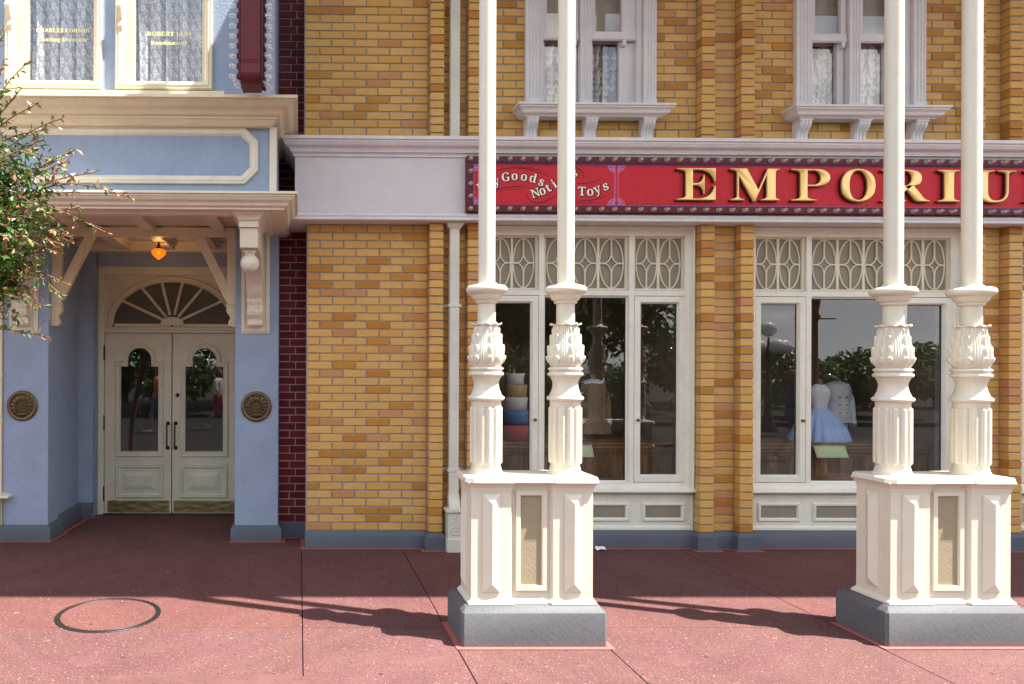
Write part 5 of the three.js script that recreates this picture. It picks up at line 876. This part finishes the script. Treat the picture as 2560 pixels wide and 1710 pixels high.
{
  const t = thing('shrub_tree', 'small glossy leaved tree with long reddish shoots at the left edge', 'tree', [-2.75, 0, 2.5]);
  obj('trunk', [tube([[-2.75, 0, 2.5], [-2.72, 0.7, 2.48], [-2.6, 1.4, 2.5], [-2.45, 2.0, 2.46]], 0.045, 20, 8), tube([[-2.5, 1.9, 2.46], [-2.25, 2.3, 2.45], [-2.0, 2.7, 2.4]], 0.022, 16, 7), tube([[-2.55, 1.7, 2.48], [-2.2, 2.0, 2.5], [-1.85, 2.2, 2.52]], 0.018, 16, 7), tube([[-2.5, 2.0, 2.46], [-2.4, 2.6, 2.5], [-2.2, 3.1, 2.45]], 0.02, 16, 7)], mBark, t);
  const leaves = { p: [], c: [] }, list = [], small = [], twigs = [];
  const green = () => { const q = rl(); return q < 0.5 ? [0.05 + 0.02 * rl(), 0.115 + 0.04 * rl(), 0.024] : q < 0.9 ? [0.12, 0.23 + 0.06 * rl(), 0.045] : q < 0.94 ? [0.36, 0.22, 0.035] : [0.34, 0.13, 0.06]; };
  const tipc = () => { const q = rl(); return q < 0.34 ? [0.34, 0.15, 0.085] : q < 0.6 ? [0.42, 0.25, 0.06] : [0.13, 0.22, 0.045]; };
  const rnd = () => new V3(rl() - 0.5, rl() - 0.5, rl() - 0.5).normalize();
  for (let i = 0; i < 11500; i++) {
    const u = rnd().multiplyScalar(Math.pow(rl(), 0.42)), p = new V3(-1.93 + u.x * 0.44, 2.46 + u.y * 0.66, 2.44 + u.z * 0.34);
    const rough = 0.78 + 0.4 * n3(u.x * 2.2, u.y * 2.2, u.z * 2.2); p.set(-1.93 + u.x * 0.5 * rough, 2.46 + u.y * 0.74 * rough, 2.44 + u.z * 0.38 * rough); if (n3(p.x * 5, p.y * 5, p.z * 5) < -0.14) continue;
    const d = rnd().add(new V3(0.5, 0.05, 0.2)).normalize(); list.push([p, d, green(), 1]);
  }
  const shoot = (a, b, sag, r = 0.0032) => {
    const A = new V3(...a), Bq = new V3(...b), mid = A.clone().lerp(Bq, 0.5).add(new V3((rl() - 0.5) * 0.03, sag, (rl() - 0.5) * 0.04)), cv = new THREE.CatmullRomCurve3([A, mid, Bq]), L = cv.getLength(), n = Math.max(5, Math.round(L / 0.016));
    twigs.push(new THREE.TubeGeometry(cv, 10, r, 4));
    for (let i = 1; i <= n; i++) {
      if (rl() < 0.1) continue;
      const u = i / n, p = cv.getPointAt(u), q = cv.getTangentAt(u), d = q.clone().multiplyScalar(0.7).add(rnd().multiplyScalar(0.9)).normalize();
      (u > 0.45 ? small : list).push([p, d, u > 0.72 ? tipc() : green(), u > 0.6 ? 0.7 + 0.35 * rl() : 0.95]);
      if (rl() < 0.1 && L > 0.25) { const e = p.clone().add(rnd().multiplyScalar(0.05)).add(new V3(0.02, (rl() - 0.4) * 0.08, 0)); twigs.push(new THREE.TubeGeometry(new THREE.LineCurve3(p, e), 1, r * 0.6, 3)); small.push([e, d, tipc(), 0.55]); }
    }
  };
  const S = [[[-1.72, 2.6, 2.4], [-1.0, 2.64, 2.3], 0.09], [[-1.7, 2.58, 2.5], [-1.1, 2.40, 2.45], 0.05], [[-1.7, 2.3, 2.5], [-1.33, 2.02, 2.5], 0.03], [[-1.75, 1.85, 2.5], [-1.42, 1.80, 2.5], 0.01], [[-1.7, 2.9, 2.4], [-1.38, 3.08, 2.4], 0.02], [[-1.75, 3.05, 2.5], [-1.55, 3.36, 2.5], 0.02], [[-1.95, 3.1, 2.5], [-1.68, 3.52, 2.5], 0.0], [[-1.95, 3.2, 2.4], [-1.72, 3.62, 2.4], 0.0], [[-1.9, 2.95, 2.4], [-1.62, 3.25, 2.4], 0.0], [[-1.85, 2.9, 2.45], [-1.5, 3.15, 2.45], 0.03], [[-1.8, 3.0, 2.45], [-1.7, 3.4, 2.45], 0.0], [[-1.9, 3.0, 2.5], [-1.78, 3.3, 2.5], 0.0], [[-1.8, 2.85, 2.5], [-1.45, 2.98, 2.5], 0.02], [[-1.65, 2.7, 2.4], [-1.3, 2.9, 2.4], 0.02], [[-1.68, 2.45, 2.4], [-1.28, 2.56, 2.4], 0.02], [[-1.7, 2.35, 2.55], [-1.35, 2.33, 2.5], 0.03], [[-1.62, 2.62, 2.4], [-1.2, 2.78, 2.35], 0.02]];
  for (const s of S) shoot(...s, 0.0036);
  for (let i = 0; i < 140; i++) {
    const u = rnd().multiplyScalar(0.82), p = [-1.93 + u.x * 0.42, 2.48 + u.y * 0.6, 2.44 + u.z * 0.3], l = 0.16 + 0.34 * rl() * rl();
    shoot(p, [p[0] + l * (0.7 + 0.4 * rl()), p[1] + l * (rl() * 1.3 - 0.75), p[2] + (rl() - 0.5) * 0.2], 0.02, 0.0025);
  }
  obj('twigs', twigs, mTwig, t);
  leafSet(list, 0.053, 0.0125, leaves); leafSet(small, 0.045, 0.0105, leaves);
  leafMesh(leaves, 'foliage', mLeaf, t);
}

// ---------------------------------------------------------------- across the street, seen only as reflections in the glass
{
  const mk = (seed, h, w, label, group) => {
    const t = thing('street_tree', label, 'tree', [0, 0, 0], group);
    obj('trunk', [tube([[0, 0, 0], [0.1, h * 0.25, 0.05], [-0.05, h * 0.55, 0]], 0.16, 12, 8), tube([[0, h * 0.3, 0], [0.8, h * 0.5, 0.3], [1.3, h * 0.65, 0.5]], 0.07, 8, 6), tube([[0, h * 0.32, 0], [-0.8, h * 0.5, -0.2], [-1.2, h * 0.68, -0.4]], 0.07, 8, 6)], mBark, t);
    const out = { p: [], c: [] }, list = [];
    for (let i = 0; i < 5200; i++) {
      const u = new V3(rl() - 0.5, rl() - 0.5, rl() - 0.5).normalize().multiplyScalar(Math.pow(rl(), 0.4)), p = new V3(u.x * w, h * 0.58 + u.y * h * 0.42, u.z * w);
      if (n3(p.x * 0.8 + seed, p.y * 0.8, p.z * 0.8) < -0.12) continue;
      list.push([p, new V3(rl() - 0.5, rl() - 0.6, rl() - 0.5).normalize(), [0.06 + 0.05 * rl(), 0.125 + 0.07 * rl(), 0.03], 1]);
    }
    leafSet(list, 0.34, 0.1, out); leafMesh(out, 'foliage', mLeaf, t); return t;
  };
  const A = mk(1, 8.5, 2.7, 'tall broad leafy tree across the street mirrored in the glass', 'front row of trees across the street'), Bq = mk(7, 7.2, 2.4, 'slimmer tree standing behind the front row across the street', 'second row of trees across the street'), C = mk(4, 3.6, 2.3, 'low bushy green tree or shrub across the street', 'low bushy trees across the street'); let na = 0;
  const put = (o, x, z, ry, s) => { const q = o.userData.put ? o.clone() : o; if (q !== o) { q.name = numbered('street_tree'); q.userData = { label: o.userData.label, category: 'tree', group: o.userData.group }; scene.add(q); } o.userData.put = 1; q.position.set(x, 0, z); q.rotation.y = ry; q.scale.setScalar(s); na++; };
  for (const [x, z, s] of [[-9.5, 19, 1], [-5.2, 18, 0.95], [-1.2, 20, 1.02], [8.2, 19, 0.92], [12.0, 20, 0.9]]) put(A, x, z, x * 1.7, s);
  for (const [x, z, s] of [[-7.4, 22, 1.1], [3.0, 22, 1], [10.4, 23, 1.05], [-3.2, 23, 1.1]]) put(Bq, x, z, x * 0.9, s);
  for (const [x, z, s] of [[15.6, 22, 0.8], [18.8, 23, 0.7], [22, 22, 0.66], [25.6, 23, 0.75], [17.2, 26, 0.9], [29.5, 24, 0.8]]) put(C, x, z, x, s);
  for (let i = 0; i < 13; i++) put(C, -13 + i * 2.9, 16.3 + (i % 3) * 0.5, i * 1.3, 0.46 + 0.05 * (i % 4));
  for (const o of [A, Bq, C]) delete o.userData.put;
}
function post(t, x, z, prof) { obj('post', lathe(prof, 24).translate(x, 0, z), M.iron, t); }
{
  const x = 11.9, z = 12, t = thing('globe_lamp', 'black lamp post with five white globes across the street', 'street lamp', [x, 0, z]);
  post(t, x, z, [[0.22, 0], [0.22, 0.1], [0.14, 0.25], [0.09, 0.5], [0.06, 0.6], [0.05, 1.9], [0.07, 1.95], [0.04, 2.1], [0.03, 2.3]]);
  const gm = mat([0.75, 0.73, 0.68], 0.25);
  for (const [dx, dz, y] of [[0, 0, 2.5], [0.38, 0, 2.05], [-0.38, 0, 2.05], [0, 0.38, 2.05], [0, -0.38, 2.05]]) { obj('globe', new THREE.SphereGeometry(0.19, 24, 16).translate(x + dx, y + 0.1, z + dz), gm, t); obj('arm', [cyl(x, 1.75, z, x + dx, y - 0.1, z + dz, 0.022)], M.iron, t); }
}
{
  const x = 7.35, z = 3.7, t = thing('lantern_lamp', 'tall bronze lamp post with a clear glass lantern near the kerb', 'street lamp', [x, 0, z]), br = mat([0.3, 0.2, 0.09], 0.45, { metalness: 0.5 });
  obj('post', lathe([[0.2, 0], [0.2, 0.1], [0.12, 0.3], [0.08, 0.7], [0.055, 0.8], [0.045, 2.3], [0.085, 2.36], [0.05, 2.42], [0.07, 2.55], [0.09, 2.7], [0.02, 2.74]], 24).translate(x, 0, z), br, t);
  obj('cross_bar', cyl(x - 0.3, 2.34, z, x + 0.3, 2.34, z, 0.012), br, t);
  obj('yoke', tube([[x - 0.19, 3.1, z], [x - 0.19, 2.82, z], [x, 2.66, z], [x + 0.19, 2.82, z], [x + 0.19, 3.1, z]], 0.012, 30, 8), br, t);
  obj('lantern', lathe([[0.1, 2.75], [0.14, 2.78], [0.19, 3.1], [0.19, 3.12]], 24).translate(x, 0, z), M.bulb, t);
  obj('hood', lathe([[0.2, 3.12], [0.2, 3.14], [0.12, 3.26], [0.05, 3.3], [0.03, 3.4], [0.0001, 3.42]], 24).translate(x, 0, z), br, t);
}
{
  const t = thing('cream_building', 'cream and olive building with an arched dormer across the street', 'building', [6.5, 0, 32]);
  const wall = mat([0.5, 0.44, 0.3], 0.8), trim = mat([0.72, 0.66, 0.5], 0.7), roof = mat([0.16, 0.15, 0.12], 0.8);
  obj('wall', B(1, 13, 0, 5.6, 32, 40), wall, t); obj('parapet', B(0.8, 13.2, 5.6, 6.0, 31.6, 40.2), trim, t); obj('roof', extrudeX([[31.9, 6.0], [34.5, 9.0], [37.5, 9.0], [40, 6.0]], 1, 13), roof, t);
  for (let i = 0; i < 5; i++) for (const y of [0.9, 3.4]) { const w = obj('window', R(1.9 + i * 2.3, 3.1 + i * 2.3, y, y + 1.7, 31.9, 32.1, 0.02), trim, t); obj('pane', Q(2.05 + i * 2.3, 2.95 + i * 2.3, y + 0.15, y + 1.55, 31.88), M.dark, w); }
  const d = new THREE.Shape(); d.moveTo(-0.7, 0); d.lineTo(0.7, 0); d.lineTo(0.7, 1.4); d.absarc(0, 1.4, 0.7, 0, PI, false); d.lineTo(-0.7, 0); const h = new THREE.Path(); h.moveTo(-0.42, 0.2); h.lineTo(0.42, 0.2); h.lineTo(0.42, 1.4); h.absarc(0, 1.4, 0.42, 0, PI, false); d.holes = [h];
  for (const x of [7.6, 10.4, 4.0]) obj('dormer', [new THREE.ExtrudeGeometry(d, { depth: 1.6, bevelEnabled: false }).translate(x, 6.2, 31.7)], trim, t);
}

// strollers out in the street, mirrored in the glass
{
  const seg = (p, a, b, r0, r1) => { const ab = b.clone().sub(a), t = clamp(p.clone().sub(a).dot(ab) / ab.lengthSq()); return p.distanceTo(a.clone().addScaledVector(ab, t)) - lerp(r0, r1, t); };
  const V = (x, y, z) => new V3(x, y, z);
  const bones = [   // a walking adult facing +x: [from, to, radius, radius, what]
    [V(0, 0.93, 0), V(0.01, 1.15, 0), 0.125, 0.115, 1], [V(0.01, 1.15, -0.03), V(0.02, 1.36, -0.05), 0.12, 0.115, 1], [V(0.01, 1.15, 0.03), V(0.02, 1.36, 0.05), 0.12, 0.115, 1], [V(0.02, 1.38, -0.13), V(0.02, 1.38, 0.13), 0.062, 0.062, 1],
    [V(0.02, 1.4, 0), V(0.03, 1.5, 0), 0.055, 0.05, 0], [V(0.035, 1.56, 0), V(0.03, 1.63, 0), 0.078, 0.092, 0], [V(0.11, 1.565, 0), V(0.128, 1.555, 0), 0.016, 0.014, 0], [V(0.03, 1.58, -0.09), V(0.03, 1.6, -0.09), 0.016, 0.02, 0], [V(0.03, 1.58, 0.09), V(0.03, 1.6, 0.09), 0.016, 0.02, 0],
    [V(0.01, 1.37, 0.19), V(-0.06, 1.16, 0.22), 0.056, 0.046, 1], [V(-0.06, 1.14, 0.22), V(0.05, 0.93, 0.22), 0.042, 0.03, 0], [V(0.01, 1.37, -0.19), V(0.05, 1.14, -0.22), 0.056, 0.046, 1], [V(0.05, 1.13, -0.22), V(0.22, 0.97, -0.2), 0.042, 0.03, 0],
    [V(0, 0.92, 0.085), V(0.17, 0.52, 0.09), 0.1, 0.068, 2], [V(0.17, 0.52, 0.09), V(0.22, 0.1, 0.09), 0.062, 0.04, 0], [V(0.2, 0.045, 0.09), V(0.37, 0.04, 0.1), 0.045, 0.036, 3],
    [V(0, 0.92, -0.085), V(-0.02, 0.5, -0.09), 0.1, 0.068, 2], [V(-0.02, 0.5, -0.09), V(-0.29, 0.2, -0.09), 0.062, 0.042, 0], [V(-0.33, 0.16, -0.09), V(-0.2, 0.045, -0.1), 0.042, 0.036, 3]];
  const N = 112, S = 0.9, mc = new MarchingCubes(N, M.white, false, false, 160000), p = V(0, 0, 0); mc.isolation = 0;
  for (let k = 0; k < N; k++) for (let j = 0; j < N; j++) for (let i = 0; i < N; i++) {
    p.set((i - N / 2) / (N / 2) * S, (j - N / 2) / (N / 2) * S + 0.86, (k - N / 2) / (N / 2) * S); let d = 1;
    if (Math.abs(p.z) < 0.34 && Math.abs(p.x) < 0.5) for (const [a, b, r0, r1] of bones) { const e = seg(p, a, b, r0, r1), h = clamp(0.5 + 0.5 * (d - e) / 0.025); d = lerp(d, e, h) - 0.025 * h * (1 - h); }
    mc.field[i + j * N + k * N * N] = -d;
  }
  mc.update();
  let g = new THREE.BufferGeometry(); g.setAttribute('position', new THREE.BufferAttribute(mc.positionArray.slice(0, mc.count * 3), 3)); g = mergeVertices(g, 1e-4); g.scale(S, S, S).translate(0, 0.86, 0);
  const fingers = []; for (const [w, s] of [[V(0.05, 0.93, 0.22), 1], [V(0.22, 0.97, -0.2), -1]]) { fingers.push(new THREE.SphereGeometry(0.036, 12, 8).scale(0.55, 1.15, 1).translate(w.x + 0.01, w.y - 0.055, w.z)); for (let q = 0; q < 4; q++) fingers.push(cyl(w.x + 0.012, w.y - 0.085, w.z + (q - 1.5) * 0.017, w.x + 0.03, w.y - 0.15 - 0.008 * (q === 1 || q === 2), w.z + (q - 1.5) * 0.017, 0.0085, 0.007, 8)); fingers.push(cyl(w.x + 0.02, w.y - 0.04, w.z - s * 0.03, w.x + 0.05, w.y - 0.09, w.z - s * 0.04, 0.0095, 0.008, 8)); }
  const body = mergeGeometries([prep(g), ...fingers.map(prep)]), hair = lathe([[0.0001, 0.118], [0.05, 0.11], [0.09, 0.07], [0.105, 0.01], [0.1, -0.06], [0.085, -0.12], [0.06, -0.13]], 24);
  const pp = body.attributes.position, who = new Uint8Array(pp.count);
  for (let i = 0; i < pp.count; i++) { p.fromBufferAttribute(pp, i); let best = 9; bones.forEach(([a, b, r0, r1, c]) => { const e = seg(p, a, b, r0, r1); if (e < best) { best = e; who[i] = c; } }); if (who[i] === 1 && p.y < 0.98) who[i] = 2; }
  const skin = [0.42, 0.25, 0.17], mBody = mat([1, 1, 1], 0.8, { vertexColors: true });
  for (const [x, z, ry, sc, top, low, hc, label] of [
    [5.3, 8.4, 0.1, 0.97, [0.62, 0.64, 0.68], [0.04, 0.06, 0.13], [0.05, 0.03, 0.02], 'person in a pale grey shirt and navy shorts walking along the street'],
    [7.3, 9.2, 0.2, 0.94, [0.6, 0.16, 0.24], [0.16, 0.05, 0.07], [0.12, 0.06, 0.03], 'person in a pink top and maroon shorts walking along the street'],
    [8.6, 9.8, 3.3, 1.02, [0.66, 0.2, 0.08], [0.1, 0.1, 0.1], [0.03, 0.02, 0.02], 'person in an orange shirt walking the other way in the street'],
    [7.9, 6.3, 3.0, 1.0, [0.05, 0.3, 0.2], [0.05, 0.05, 0.07], [0.03, 0.02, 0.02], 'person in a green shirt and dark shorts near the kerb'],
    [9.4, 7.3, 0.2, 0.98, [0.04, 0.05, 0.12], [0.12, 0.12, 0.14], [0.16, 0.08, 0.03], 'person in a dark navy shirt crossing the street'],
    [-3.6, 9.6, 3.2, 1.0, [0.6, 0.18, 0.05], [0.1, 0.13, 0.25], [0.05, 0.03, 0.02], 'person in an orange shirt and blue shorts mirrored in the door'],
    [-2.2, 10.6, 0.3, 0.96, [0.6, 0.58, 0.55], [0.25, 0.05, 0.05], [0.08, 0.04, 0.02], 'person in a white shirt and red shorts mirrored in the door']]) {
    const t = thing('person', label, 'person', [0, 0, 0], 'people walking in the street'), b = body.clone(), c = new Float32Array(pp.count * 3), pal = [skin, top, low, [0.5, 0.5, 0.5]];
    for (let i = 0; i < pp.count; i++) c.set(pal[who[i]], i * 3);
    b.setAttribute('color', new THREE.BufferAttribute(c, 3)); const m = new THREE.Mesh(b, mBody); m.name = 'body'; t.add(m);
    obj('hair', hair.clone().scale(1, 1, 0.95).translate(0.012, 1.63, 0), mat(hc, 0.6), t);
    for (const s of [-1, 1]) obj('eye', new THREE.SphereGeometry(0.011, 8, 6).translate(0.112, 1.585, s * 0.034), M.dark, t);
    t.position.set(x, -0.12, z); t.rotation.y = ry; t.scale.setScalar(sc);
  }
}
scene.traverse((o) => { if (o.isMesh) { o.castShadow = true; o.receiveShadow = true; } });
renderer.render(scene, camera);
